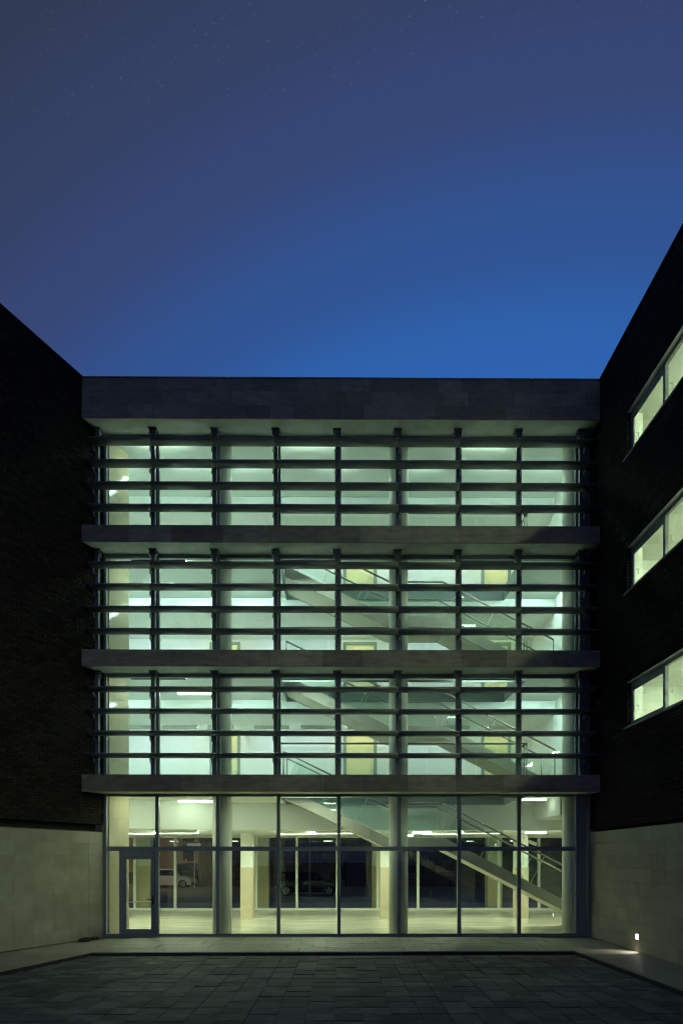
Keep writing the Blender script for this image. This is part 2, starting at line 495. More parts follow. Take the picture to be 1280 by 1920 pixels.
# ------------------------------------------------------------------ left wing (splayed brick wing)
U = Vector((-SPL, -1.0)).normalized()      # along the wall towards the camera
NRM = Vector((1.0, -SPL)).normalized()     # out of the wall, into the courtyard
A0 = Vector((EX0, 18.0))
def LWP(s, d, z):
    p = A0 + U * s + NRM * d
    return (p.x, p.y, z)
def lbox(mb, s0, s1, d0, d1, z0, z1):
    b = len(mb.v)
    mb.v += [LWP(s0, d0, z0), LWP(s1, d0, z0), LWP(s1, d1, z0), LWP(s0, d1, z0), LWP(s0, d0, z1), LWP(s1, d0, z1), LWP(s1, d1, z1), LWP(s0, d1, z1)]
    mb.f += [tuple(b + i for i in q) for q in ((0, 3, 2, 1), (4, 5, 6, 7), (0, 1, 5, 4), (1, 2, 6, 5), (2, 3, 7, 6), (3, 0, 4, 7))]
    return mb
left = thing('brick_wing', 'splayed dark brick wing on the left of the courtyard above a pale limestone base', 'building', (EX0, 18, 0))
left.location = (0, 0, 0)
SL = 15.0
p0 = LWP(0.02, -0.09, 0); p1 = LWP(SL, -0.09, 0)
core = MB()
core.xy([(p0[0], p0[1]), (p1[0], p1[1]), (p1[0] - 8, p1[1]), (-14.5, 18.0)], 3.0, TOP - 0.05)
core.build('wall', 'mortar', left)
q0 = LWP(0.02, -0.12, 0); q1 = LWP(SL, -0.12, 0)
MB().xy([(q0[0], q0[1]), (q1[0], q1[1]), (q1[0] - 8, q1[1]), (-14.5, 18.0)], -0.3, 2.83).build('base_wall', 'joint', left)
r0 = LWP(0.05, -0.24, 0); r1 = LWP(SL, -0.24, 0)
MB().xy([(r0[0], r0[1]), (r1[0], r1[1]), (r1[0] - 8, r1[1]), (-14.5, 17.98)], 2.83, 3.0).build('slot_recess', 'core', left)
cp = MB(); lbox(cp, 0.0, SL, -0.5, 0.025, TOP - 0.05, TOP + 0.02); cp.build('coping', 'core', left)
# brick courses
BH, BL = 0.0765, 0.255
bm_ = MB(); lbox_s = None
bl = BL - 0.012; bh = BH - 0.012
brick_me = MB().box(0, bl, -0.102, 0.0, 0, bh).mesh('brick', 'brick')
rz = math.atan2(U.y, U.x)
stuff = MB()
nb = 0
crs = 0
z = 3.005
while z + bh < TOP - 0.05:
    s = 0.012 - (BL / 2 if crs % 2 else 0)
    while s < 7.2:
        a = max(0.012, s); b2 = s + bl
        jit = random.uniform(-0.003, 0.003)
        if b2 - a > 0.04:
            if abs(b2 - a - bl) < 1e-6 and crs < 23 and s < 3.35 and nb < 300:
                # local +x runs along U; local -y points out of the wall
                p = LWP(s, 0.01 + jit, z)
                o = link('brick', brick_me, left, p, rz)
                nb += 1
            else:
                lbox(stuff, a, b2, -0.092, -0.04 + jit + 0.05, z, z + bh)
        s += BL
    z += BH
    crs += 1
stuff.build('bricks', 'brick', left, kind='stuff')
# slot frame and a stub of stone at its end
stub = MB(); lbox(stub, 0.02, 0.10, -0.1, 0.012, 2.832, 2.998); stub.build('stone_panel', 'stone', left)
# limestone panels
PL, PH = 0.575, 0.3145
zr = -0.03
for r in range(9):
    for c in range(8):
        s0 = 0.02 + c * PL
        mb = MB(); j_ = random.uniform(-0.002, 0.002)
        lbox(mb, s0 + 0.001, s0 + PL - 0.001, -0.1, 0.012 + j_, zr + r * PH + 0.001, zr + (r + 1) * PH - 0.001)
        mb.build('stone_panel', 'stone', left)
far = MB()
for r in range(9):
    for c in range(8, 24):
        s0 = 0.02 + c * PL
        lbox(far, s0 + 0.002, s0 + PL - 0.002, -0.1, 0.012, zr + r * PH + 0.002, zr + (r + 1) * PH - 0.002)
far.build('stone_panels', 'stone', left, kind='stuff')

# ------------------------------------------------------------------ right wing
right = thing('brick_wing', 'near-black brick wing on the right with three lit ribbon windows above a stone base', 'building')
RY0 = 1.0
WZ = [(5.21, 6.26), (8.40, 9.45), (11.60, 12.65)]
WY1 = 15.62                    # far end of every ribbon window
WY0 = 5.0
wl = MB()
zs = [2.88] + [v for w in WZ for v in w] + [TOP - 0.05]
for k in range(0, 8, 2):
    wl.box(RX + 0.09, RX + 0.35, RY0, 18.0, zs[k], zs[k + 1])
for (a, b2) in WZ:
    wl.box(RX + 0.09, RX + 0.35, WY1, 18.0, a, b2)
    wl.box(RX + 0.09, RX + 0.35, RY0, WY0, a, b2)
wl.build('wall', 'mortar', right)
box('base_wall', 'joint', right, RX + 0.06, RX + 0.4, RY0, 18.0, -0.3, 2.80)
box('slot_recess', 'core', right, RX + 0.2, RX + 0.4, RY0, 18.0, 2.80, 2.88)
box('coping', 'core', right, RX - 0.02, RX + 0.6, RY0, 18.3, TOP - 0.05, TOP + 0.02)
box('roof', 'core', right, RX + 0.36, 12.0, RY0, 18.0, TOP - 0.4, TOP - 0.06)
box('rear_wall', 'core', right, 11.6, 12.0, RY0, 18.0, -0.3, TOP - 0.41)
box('end_wall', 'core', right, RX + 0.36, 11.59, RY0, RY0 + 0.3, -0.3, TOP - 0.41)
st = MB()
crs = 0; z = 2.89
while z + bh < TOP - 0.05:
    s = RY0 - (BL / 2 if crs % 2 else 0)
    while s < 18.0:
        a = max(RY0, s); b2 = min(18.0, s + bl)
        for (w0, w1) in WZ:
            if z + bh > w0 and z < w1:
                if a < WY1 and b2 > WY1: a = WY1
                elif a >= WY0 and b2 <= WY1: a = b2
        if b2 - a > 0.03 and b2 > 8.0:
            st.box(RX + random.uniform(-0.003, 0.003), RX + 0.092, a, b2, z, z + bh)
        s += BL
    z += BH; crs += 1
st.build('bricks', 'brick', right, kind='stuff')
for r in range(9):
    for c in range(9):
        y1 = 17.98 - c * 0.6
        j_ = random.uniform(-0.002, 0.002)
        box('stone_panel', 'stone', right, RX - 0.012 + j_, RX + 0.06, y1 - 0.598, y1, zr + r * 0.3145 + 0.002, zr + (r + 1) * 0.3145 - 0.002)
far = MB()
for r in range(9):
    for c in range(9, 28):
        y1 = 17.98 - c * 0.6
        far.box(RX - 0.012, RX + 0.06, y1 - 0.598, y1, zr + r * 0.3145 + 0.002, zr + (r + 1) * 0.3145 - 0.002)
far.build('stone_panels', 'stone', right, kind='stuff')
# ribbon windows
handle_m = None
for fi, (a, b2) in enumerate(WZ):
    w = link('window', None, right)
    fr = MB()
    fx0, fx1 = RX + 0.10, RX + 0.17
    fr.box(fx0, fx1, WY0, WY1, a, a + 0.07)
    fr.box(fx0, fx1, WY0, WY1, b2 - 0.09, b2)
    ys = [WY1 - 0.05]
    bays = [(14.05, 15.57), (12.05, 13.97), (10.5, 11.97), (8.5, 10.42), (5.0, 8.42)]
    for (y0, y1) in bays:
        fr.box(fx0, fx1, y1, y1 + (0.05 if y1 > 15 else 0.08), a + 0.07, b2 - 0.09)
    fr.build('window_frame', 'metal', w)
    box('window_sill', 'metal', w, RX - 0.035, RX + 0.10, WY0, WY1 + 0.12, a - 0.045, a - 0.003)
    box('window_head', 'galv', w, RX + 0.002, RX + 0.10, WY0, WY1, b2 - 0.012, b2 - 0.002)
    for k, (y0, y1) in enumerate(bays):
        box('window_pane', 'glass', w, RX + 0.132, RX + 0.138, y0, y1, a + 0.072, b2 - 0.092)
        if k % 2 == 0:      # opening light with its own sash
            sa = MB()
            z0, z1 = a + 0.072, b2 - 0.092
            sa.box(RX + 0.112, RX + 0.131, y0, y1, z0, z0 + 0.055)
            sa.box(RX + 0.112, RX + 0.131, y0, y1, z1 - 0.115, z1)
            sa.box(RX + 0.112, RX + 0.131, y0, y0 + 0.05, z0 + 0.055, z1 - 0.115)
            sa.box(RX + 0.112, RX + 0.131, y1 - 0.05, y1, z0 + 0.055, z1 - 0.115)
            sa.build('sash', 'metal', w)
        hz = (a + b2) / 2 - 0.16
        hm = MB()
        hm.box(RX + 0.19, RX + 0.215, y1 - 0.12, y1 - 0.095, hz, hz + 0.12)
        hm.box(RX + 0.14, RX + 0.19, y1 - 0.118, y1 - 0.098, hz + 0.10, hz + 0.12)
        hm.build('window_handle', 'galv', w)
    ln = MB()
    ln.box(RX + 0.172, RX + 0.362, WY1 - 0.02, WY1 - 0.001, a + 0.001, b2 - 0.001)
    ln.box(RX + 0.172, RX + 0.362, WY0 + 0.02, WY1 - 0.021, b2 - 0.02, b2 - 0.001)
    ln.box(RX + 0.172, RX + 0.40, WY0 + 0.02, WY1 - 0.021, a + 0.001, a + 0.03)
    ln.build('window_lining', 'plaster', w)
    # room behind
    f0 = a - 0.95
    rm = MB()
    rm.box(RX + 0.36, 11.58, RY0 + 0.3, 17.98, f0 - 0.1, f0)
    rm.build('room_floor', 'floor_up', right)
    box('room_ceiling', 'ceil', right, RX + 0.36, 11.58, RY0 + 0.3, 17.98, b2 + 0.16, b2 + 0.24)
    rw_ = MB()
    rw_.box(9.8, 9.9, RY0 + 0.3, 17.98, f0 + 0.002, b2 + 0.158)
    rw_.box(RX + 0.36, 9.798, 16.6, 16.7, f0 + 0.002, b2 + 0.158)
    rw_.build('room_wall', 'plaster', right)

# ------------------------------------------------------------------ main building: slabs, parapet, ceilings
mainb = thing('school_building', 'four-storey glass-fronted building between the two brick wings', 'building')
mainb.name = 'glass_building'
box('foundation', 'floor', mainb, IX0, IX1, 17.96, REAR + 0.12, -0.5, 0.0)
# threshold in front of the glass
box('threshold', 'metal', mainb, EX0 + 0.02, RX - 0.04, 17.86, 17.955, -0.028, -0.004)
# projecting slabs + edge cladding
def xl(y):
    return lw(y) + 0.0
def slab_poly(y0, y1):
    return [(lw(y0) - 0.02, y0), (RX + 0.02, y0), (RX + 0.02, y1), (lw(y1) - 0.02, y1)]
for k in range(3):
    z0, z1 = SOF[k], BTOP[k]
    e = MB().xy(slab_poly(FY + 0.03, 18.08), z0, z1 - 0.02).build('slab_edge', 'concrete', mainb)
    n = 11
    x = lw(FY)
    W = (RX - x)
    cuts = sorted([x] + [x + W * (i + random.uniform(-0.12, 0.12)) / n for i in range(1, n)] + [RX])
    for i in range(n):
        box('stone_panel', 'fascia', e, cuts[i] + 0.003, cuts[i + 1] - 0.003, FY + random.uniform(0, 0.0025), FY + 0.029, z0 - 0.006, z1)
    MB().xy(slab_poly(FY + 0.031, 18.0), z1 - 0.018, z1 - 0.004).build('slab_flashing', 'metal', mainb)
# parapet
par = MB().xy(slab_poly(FY + 0.03, 18.08), SOF[3], TOP - 0.03).build('parapet', 'concrete', mainb)
x = lw(FY); W = RX - x
ph = (TOP - SOF[3]) / 3
for r in range(3):
    n = 22
    off = (0.0, 0.35, 0.1)[r]
    xs = [x] + [x + W * (i + off + random.uniform(-0.05, 0.05)) / n for i in range(n + 1) if 0.1 < i + off < n - 0.1] + [RX]
    xs = sorted(xs)
    for i in range(len(xs) - 1):
        if xs[i + 1] - xs[i] < 0.05: continue
        box('stone_panel', 'fascia', par, xs[i] + 0.003, xs[i + 1] - 0.003, FY + random.uniform(0, 0.004), FY + 0.029,
            SOF[3] - 0.006 + r * ph + 0.0015, SOF[3] - 0.006 + (r + 1) * ph - 0.0015)
MB().xy(slab_poly(FY - 0.015, 17.7), TOP - 0.028, TOP + 0.0).build('coping', 'metal', mainb)
box('roof', 'core', mainb, IX0, IX1, 18.1, REAR + 0.2, SOF[3] + 0.3, TOP - 0.1)
# solid end pieces where the hall runs behind the wings
ew = MB()
ew.box(RX + 0.36, IX1, 17.99, 18.12, 0.0, TOP - 0.1)
ew.box(6.735, RX + 0.358, 18.002, 18.115, 0.0, TOP - 0.1)
ew.build('end_wall', 'plaster', mainb)
MB().xy([(lw(18.1) - 0.35, 18.02), (lw(18.1) - 0.05, 18.02), (lw(18.1) - 0.05, 18.1), (lw(18.1) - 0.35, 18.1)], 0.0, TOP - 0.1)
lwall = MB().box(IX0, lw(18.0) - 0.02, 18.02, 18.14, 0.0, TOP - 0.1).build('end_wall', 'plaster', mainb)
box('side_wall', 'plaster', mainb, IX0 - 0.2, IX0, 18.0, REAR + 0.12, -0.3, TOP - 0.1)
box('side_wall', 'plaster', mainb, IX1, IX1 + 0.2, 18.0, REAR + 0.12, -0.3, TOP - 0.1)
box('rear_facade', 'tan', mainb, IX0, IX1, REAR - 0.1, REAR + 0.12, LOW[0] + 0.02, TOP - 0.1)

for k in range(1, 4):            # floors 1..3: front slab with the stair void, rear part with a lower ceiling
    zf = FLR[k]; zc = SOF[k - 1] + 0.02
    s = MB()
    s.box(IX0, VX0, 18.1, VY1, zc, zf)
    s.box(VX1, IX1, 18.1, VY1, zc, zf)
    s.box(VX0, VX1, 18.1, VY0, zc, zf)
    s.build('floor_slab', 'ceil', mainb)
    box('floor_slab', 'floor_up', mainb, IX0, IX1, VY1 + 0.002, REAR - 0.12, zf - 0.1, zf)
    t = MB()                    # trim round the void
    t.box(VX0 - 0.0, VX0 + 0.025, VY0, VY1, zc - 0.05, zf + 0.02)
    t.box(VX1 - 0.025, VX1, VY0, VY1, zc - 0.05, zf + 0.02)
    t.box(VX0 + 0.025, VX1 - 0.025, VY0, VY0 + 0.025, zc - 0.05, zf + 0.02)
    t.box(VX0 + 0.025, VX1 - 0.025, VY1 - 0.025, VY1, zc - 0.05, zf + 0.02)
    t.build('void_trim', 'trim', mainb)
box('ceiling', 'ceil', mainb, IX0, IX1, 18.1, VY1, SOF[3] + 0.02, SOF[3] + 0.2)
# bulkheads and rear ceilings
for k in range(4):
    ztop = (FLR[k + 1] - 0.12) if k < 3 else SOF[3] + 0.02
    zl = LOW[k]
    if k == 0:
        b = MB()
        b.box(-3.4, IX1, VY1 + 0.004, VY1 + 0.1, zl, ztop)
        b.xy([(-3.402, VY1 + 0.004), (-3.402, VY1 + 0.1), (-11.0, VY1 - 2.63), (-11.0, VY1 - 2.73)], zl, SOF[0] + 0.018)
        b.build('bulkhead', 'plaster', mainb)
        MB().xy([(IX1, VY1 + 0.1), (IX1, REAR - 0.12), (IX0, REAR - 0.12), (IX0, VY1 - 2.63), (-3.4, VY1 + 0.1)], zl, zl + 0.04).build('ceiling', 'ceil', mainb)
    else:
        box('bulkhead', 'plaster', mainb, IX0, IX1, VY1 + 0.004, VY1 + 0.1, zl, ztop)
        c = MB()
        c.box(IX0, IX1, VY1 + 0.1, RW, zl + 0.012, zl + 0.04)
        co = c.build('ceiling', 'ceil', mainb)
        tl = MB().box(-0.295, 0.295, -0.2895, 0.2895, 0, 0.01).mesh('ceiling_tile', 'tile') if k == 1 else tl
        for ix in range(-14, 12):
            for iy in range(4):
                link('ceiling_tile', tl, co, (ix * 0.6 + 0.2, VY1 + 0.1 + 0.2925 + iy * 0.585, zl))
# right gallery wall and the lobby beam
for k in range(1, 4):
    box('gallery_wall', 'plaster', mainb, RX + 0.02, RX + 0.15, 18.12, RW, FLR[k] + 0.002, (SOF[k] + 0.018 if k < 4 else 0) if False else LOW[k] - 0.002)
    box('gallery_wall', 'plaster', mainb, RX + 0.02, RX + 0.15, 18.12, VY1, LOW[k] - 0.002, SOF[k] + 0.018)
box('lobby_beam', 'plaster', mainb, 6.12, IX1, 18.5, VY1, 3.32, SOF[0] + 0.018)
# rear walls of the galleries with their doors
DOORS = [(-4.62, -3.66), (0.12, 1.20), (5.04, 5.98)]
for k in range(1, 4):
    zf, zl = FLR[k] + 0.002, LOW[k] + 0.012
    w = MB()
    xs = [IX0] + [v for d in DOORS for v in d] + [IX1]
    for i in range(0, len(xs), 2):
        w.box(xs[i], xs[i + 1], RW, RW + 0.12, zf, zl)
    for d in DOORS:
        w.box(d[0], d[1], RW, RW + 0.12, zf + 2.30, zl)
    w.build('gallery_rear_wall', 'plaster', mainb)
    for d in DOORS:
        dr = link('door', None, mainb)
        f = MB()
        f.box(d[0] - 0.06, d[0] + 0.05, RW - 0.03, RW + 0.1, zf, zf + 2.36)
        f.box(d[1] - 0.05, d[1] + 0.06, RW - 0.03, RW + 0.1, zf, zf + 2.36)
        f.box(d[0] + 0.05, d[1] - 0.05, RW - 0.03, RW + 0.1, zf + 2.27, zf + 2.36)
        f.build('door_frame', 'teal', dr)
        box('door_leaf', 'door_y', dr, d[0] + 0.05, d[1] - 0.05, RW + 0.03, RW + 0.07, zf + 0.01, zf + 2.265)
        h = MB().box(d[1] - 0.17, d[1] - 0.06, RW - 0.02, RW + 0.0, zf + 1.0, zf + 1.025)
        h.box(d[1] - 0.08, d[1] - 0.06, RW + 0.0, RW + 0.03, zf + 1.0, zf + 1.025)
        h.build('door_handle', 'galv', dr)
# end pier of stone in line with the left wing, storey by storey
pier_z = [(0.0, SOF[0] + 0.018), (FLR[1], SOF[1] + 0.018), (FLR[2], SOF[2] + 0.018), (FLR[3], SOF[3] + 0.018)]
for (z0, z1) in pier_z:
    pr = link('pier', None, mainb)
    n = max(1, int(round((z1 - z0) / 0.6)))
    for i in range(n):
        a = z0 + (z1 - z0) * i / n; b2 = z0 + (z1 - z0) * (i + 1) / n
        for (t0, t1) in ((0.16, 0.52), (0.52, 0.93)):
            mb = MB(); lbox(mb, -t1 + 0.0006, -t0 - 0.0006, -0.25, 0.02, a + 0.0008, b2 - 0.0008)
            mb.build('stone_panel', 'pier', pr)
# wall plate near the floor on the pier
mb = MB(); lbox(mb, -0.80, -0.62, 0.0205, 0.03, 0.22, 0.30); mb.build('socket_plate', 'white', mainb)
# round columns behind the glass
for cxx in (-3.30, 1.58, 6.40):
    cm = MB()
    for k in range(4):
        pass
    MB().cyl((cxx, 18.37), 0.262, 0.0, SOF[0] + 0.019, 40).build('round_column', 'column', mainb, smooth=True)
    for k in range(1, 4):
        MB().cyl((cxx, 18.37), 0.262, FLR[k] + 0.001, SOF[k] + 0.019, 40).build('round_column', 'column', mainb, smooth=True)
# square lobby columns: stone-clad foot, white head
for cxx in (-8.18, -3.32, 1.57, 6.34):
    c = link('square_column', None, mainb)
    box('column_shaft', 'white', c, cxx - 0.21, cxx + 0.21, 23.2, 23.62, 1.79, LOW[0] - 0.001)
    for i in range(4):
        box('stone_panel', 'clad', c, cxx - 0.218, cxx + 0.218, 23.192, 23.628, 0.001 + i * 0.447, 0.4455 + i * 0.447)
    c = link('square_column', None, mainb)
    box('column_shaft', 'white', c, cxx - 0.30, cxx + 0.30, 27.35, 27.85, 1.79, 3.5)
    for i in range(4):
        box('stone_panel', 'clad', c, cxx - 0.306, cxx + 0.306, 27.344, 27.856, -0.08 + i * 0.467, 0.3855 + i * 0.467)
# rear glazing of the lobby
rg = link('rear_glazing', None, mainb)
f = MB()
f.box(IX0, IX1, REAR - 0.06, REAR + 0.06, 0.0, 0.09)
f.box(IX0, IX1, REAR - 0.06, REAR + 0.06, LOW[0] - 0.05, LOW[0] + 0.019)
f.build('rail', 'white', rg)
mx = [-8.40 + 1.645 * i for i in range(-1, 12)]
for xm in mx:
    if IX0 < xm < IX1:
        box('mullion', 'white', rg, xm - 0.05, xm + 0.05, REAR - 0.06, REAR + 0.06, 0.091, LOW[0] - 0.051)
ed = [IX0] + [v for v in mx if IX0 < v < IX1] + [IX1]
for i in range(len(ed) - 1):
    box('window_pane', 'glass_far', rg, ed[i] + 0.045, ed[i + 1] - 0.045, REAR - 0.006, REAR + 0.006, 0.085, LOW[0] - 0.045)

# ------------------------------------------------------------------ front glazing
def mull(xc, w, z0, z1, parent, d=0.13):
    o = MB().box(xc - w / 2, xc + w / 2, GY - 0.075, GY - 0.075 + d, z0, z1).build('mullion', 'metal', parent)
    return bevel(o, 0.006)
gfz = link('ground_floor_glazing', None, mainb)
GT = SOF[0] - 0.002
TR = 2.36
f = MB()
f.box(EX0 + 0.005, RX - 0.28, GY - 0.05, GY + 0.05, 0.001, 0.055)
f.build('sill_rail', 'metal', gfz)
f = MB().box(EX0 + 0.075, 6.345, GY - 0.055, GY + 0.055, GT - 0.06, GT)
f.build('head_rail', 'metal', gfz)
xsg = [-6.385] + MULX + [6.385]
for xm in xsg:
    mull(xm, 0.095 if -6 < xm < 6 else 0.07, 0.056, GT, gfz)
for i in range(8):
    a, b2 = xsg[i] + 0.05, xsg[i + 1] - 0.05
    box('transom', 'metal', gfz, a, b2, GY - 0.06, GY + 0.05, TR - 0.058, TR + 0.058)
    box('window_pane', 'glass', gfz, a - 0.02, b2 + 0.02, GY - 0.006, GY + 0.006, TR + 0.05, GT - 0.05)
    if i == 0:
        dx0, dx1 = -5.93, -4.985 - 0.048
        box('mullion', 'metal', gfz, dx0 - 0.07, dx0, GY - 0.07, GY + 0.05, 0.056, TR - 0.059)
        box('window_pane', 'glass', gfz, a - 0.02, dx0 - 0.06, GY - 0.006, GY + 0.006, 0.05, TR - 0.05)
        box('door_head', 'metal', gfz, dx0, dx1, GY - 0.06, GY + 0.05, 2.19, TR - 0.059)
    else:
        box('window_pane', 'glass', gfz, a - 0.02, b2 + 0.02, GY - 0.006, GY + 0.006, 0.05, TR - 0.05)
# entrance door
dr = link('entrance_door', None, mainb)
f = MB()
x0, x1 = -5.925, -5.04
f.box(x0, x0 + 0.11, GY - 0.05, GY + 0.02, 0.06, 2.185)
f.box(x1 - 0.11, x1, GY - 0.05, GY + 0.02, 0.06, 2.185)
f.box(x0 + 0.11, x1 - 0.11, GY - 0.05, GY + 0.02, 0.06, 0.185)
f.box(x0 + 0.11, x1 - 0.11, GY - 0.05, GY + 0.02, 2.07, 2.185)
bevel(f.build('door_frame', 'metal', dr), 0.006)
box('door_pane', 'glass', dr, x0 + 0.10, x1 - 0.10, GY - 0.02, GY - 0.01, 0.175, 2.08)
h = MB()
h.box(x1 - 0.075, x1 - 0.035, GY - 0.062, GY - 0.051, 0.86, 1.08)
h.box(x1 - 0.065, x1 - 0.045, GY - 0.11, GY - 0.062, 0.97, 0.995)
h.box(x1 - 0.20, x1 - 0.045, GY - 0.115, GY - 0.095, 0.97, 0.995)
h.build('door_handle', 'black', dr)
h = MB().tube((x0 + 0.06, GY + 0.09, 0.91), (x1 - 0.05, GY + 0.09, 0.91), 0.016)
h.tube((x0 + 0.07, GY + 0.02, 0.91), (x0 + 0.07, GY + 0.09, 0.91), 0.016)
h.tube((x1 - 0.06, GY + 0.02, 0.91), (x1 - 0.06, GY + 0.09, 0.91), 0.016)
h.build('push_bar', 'galv', dr)
# grey cover panels between the last mullion and the right wing
o = box('cover_panel', 'metal', mainb, 6.425, 6.62, GY - 0.09, GY + 0.05, 0.0, GT)
bevel(o, 0.01)
box('cover_panel', 'metal', mainb, 6.66, 6.72, GY - 0.14, GY + 0.05, 0.0, GT)
# upper storeys
for k in range(3):
    z0, z1 = BTOP[k] - 0.02, SOF[k + 1] - 0.002
    g = link('upper_glazing', None, mainb)
    f = MB()
    f.box(EX0 + 0.005, RX, GY - 0.045, GY + 0.05, z0, z0 + 0.06)
    f.build('sill_rail', 'metal', g)
    f = MB().box(EX0 + 0.065, 6.345, GY - 0.05, GY + 0.05, z1 - 0.10, z1)
    f.build('head_rail', 'metal', g)
    for xm in [-6.385] + MULX + [6.385]:
        mull(xm, 0.12 if -6 < xm < 6 else 0.07, z0 + 0.061, z1, g)
    for i in range(8):
        a, b2 = xsg[i] + 0.06, xsg[i + 1] - 0.06
        box('window_pane', 'glass', g, a - 0.02, b2 + 0.02, GY - 0.006, GY + 0.006, z0 + 0.05, z1 - 0.09)
    box('cover_panel', 'metal', mainb, 6.425, 6.73, GY - 0.03, GY + 0.05, z0 + 0.061, z1)
    # backing between slab and floor so the sill reads as solid
    box('upstand', 'plaster', mainb, EX0 + 0.1, RX, 18.085, 18.14, FLR[k + 1] - 0.0, BTOP[k] - 0.03)

# ------------------------------------------------------------------ sunshade screens, one per storey
POSTX = [-6.52, -5.02, -3.385, -1.755, -0.12, 1.50, 3.11, 4.73, 6.42]
LOUZ = [[6.63, 6.05, 5.47, 4.885], [9.91, 9.33, 8.745, 8.16], [13.17, 12.585, 12.0, 11.42]]
LX0, LX1 = -6.63, 6.71
def lens(y0, w, zt, t, n=16):
    pts = []
    for i in range(n):
        a = 2 * math.pi * i / n
        cy_, cz_ = math.cos(a), math.sin(a)
        pts.append((y0 + w / 2 - w / 2 * cy_, zt - t / 2 + t / 2 * (abs(cz_) ** 0.85) * (1 if cz_ >= 0 else -1) - 0.02 * (1 - cy_) * 0.5))
    return pts
names = ['lowest of three', 'middle of three', 'topmost of three']
clip_me = None
for k in range(3):
    scr = thing('louver_screen', 'grey four-blade louver screen on posts, ' + names[k], 'sunshade', group='louver screens on the facade')
    z0, z1 = BTOP[k] + 0.001, SOF[k + 1] - 0.001
    for pi, px_ in enumerate(POSTX):
        p = MB()
        p.box(px_ - 0.052, px_ + 0.052, 17.665, 17.677, z0, z1 - 0.012)
        p.box(px_ - 0.052, px_ - 0.042, 17.677, 17.80, z0, z1 - 0.012)
        p.box(px_ + 0.042, px_ + 0.052, 17.677, 17.80, z0, z1 - 0.012)
        po = p.build('post', 'post', scr)
        b = MB()
        b.box(px_ - 0.115, px_ + 0.115, 17.60, 17.86, z1 - 0.011, z1)
        b.box(px_ - 0.085, px_ - 0.061, 17.63, 17.83, z1 - 0.17, z1 - 0.011)
        b.box(px_ + 0.061, px_ + 0.085, 17.63, 17.83, z1 - 0.17, z1 - 0.011)
        b.build('bracket', 'post', po)
        bl_ = MB()
        for sx in (-1, 1):
            for dz in (0.05, 0.13):
                bl_.box(px_ + sx * 0.095 - 0.011, px_ + sx * 0.095 + 0.011, 17.66, 17.68, z1 - dz - 0.011, z1 - dz + 0.011)
        bl_.build('bolts', 'galv', po)
        for lz in LOUZ[k]:
            sx = -1 if px_ < -0.5 else (1 if px_ > 0.8 else -0.6)
            c = MB()
            xx = px_ + sx * 0.055
            c.prism([(17.55, lz - 0.115), (17.67, lz - 0.115), (17.67, lz - 0.26), (17.645, lz - 0.26), (17.60, lz - 0.16), (17.55, lz - 0.15)],
                    lambda p_, t_: (t_, p_[0], p_[1]), xx - 0.012, xx + 0.012)
            c.box(xx - 0.03, xx + 0.03, 17.652, 17.664, lz - 0.235, lz - 0.155)
            c.build('clip', 'galv', po)
    for lz in LOUZ[k]:
        cuts = [LX0] + POSTX[1:-1] + [LX1]
        for i in range(len(cuts) - 1):
            dz = random.uniform(-0.003, 0.003)
            mb = MB().yz(lens(17.34, 0.31, lz + dz, 0.125), cuts[i] + (0.003 if i else 0), cuts[i + 1] - 0.003)
            mb.build('louver_blade', 'louver', scr, smooth=True)

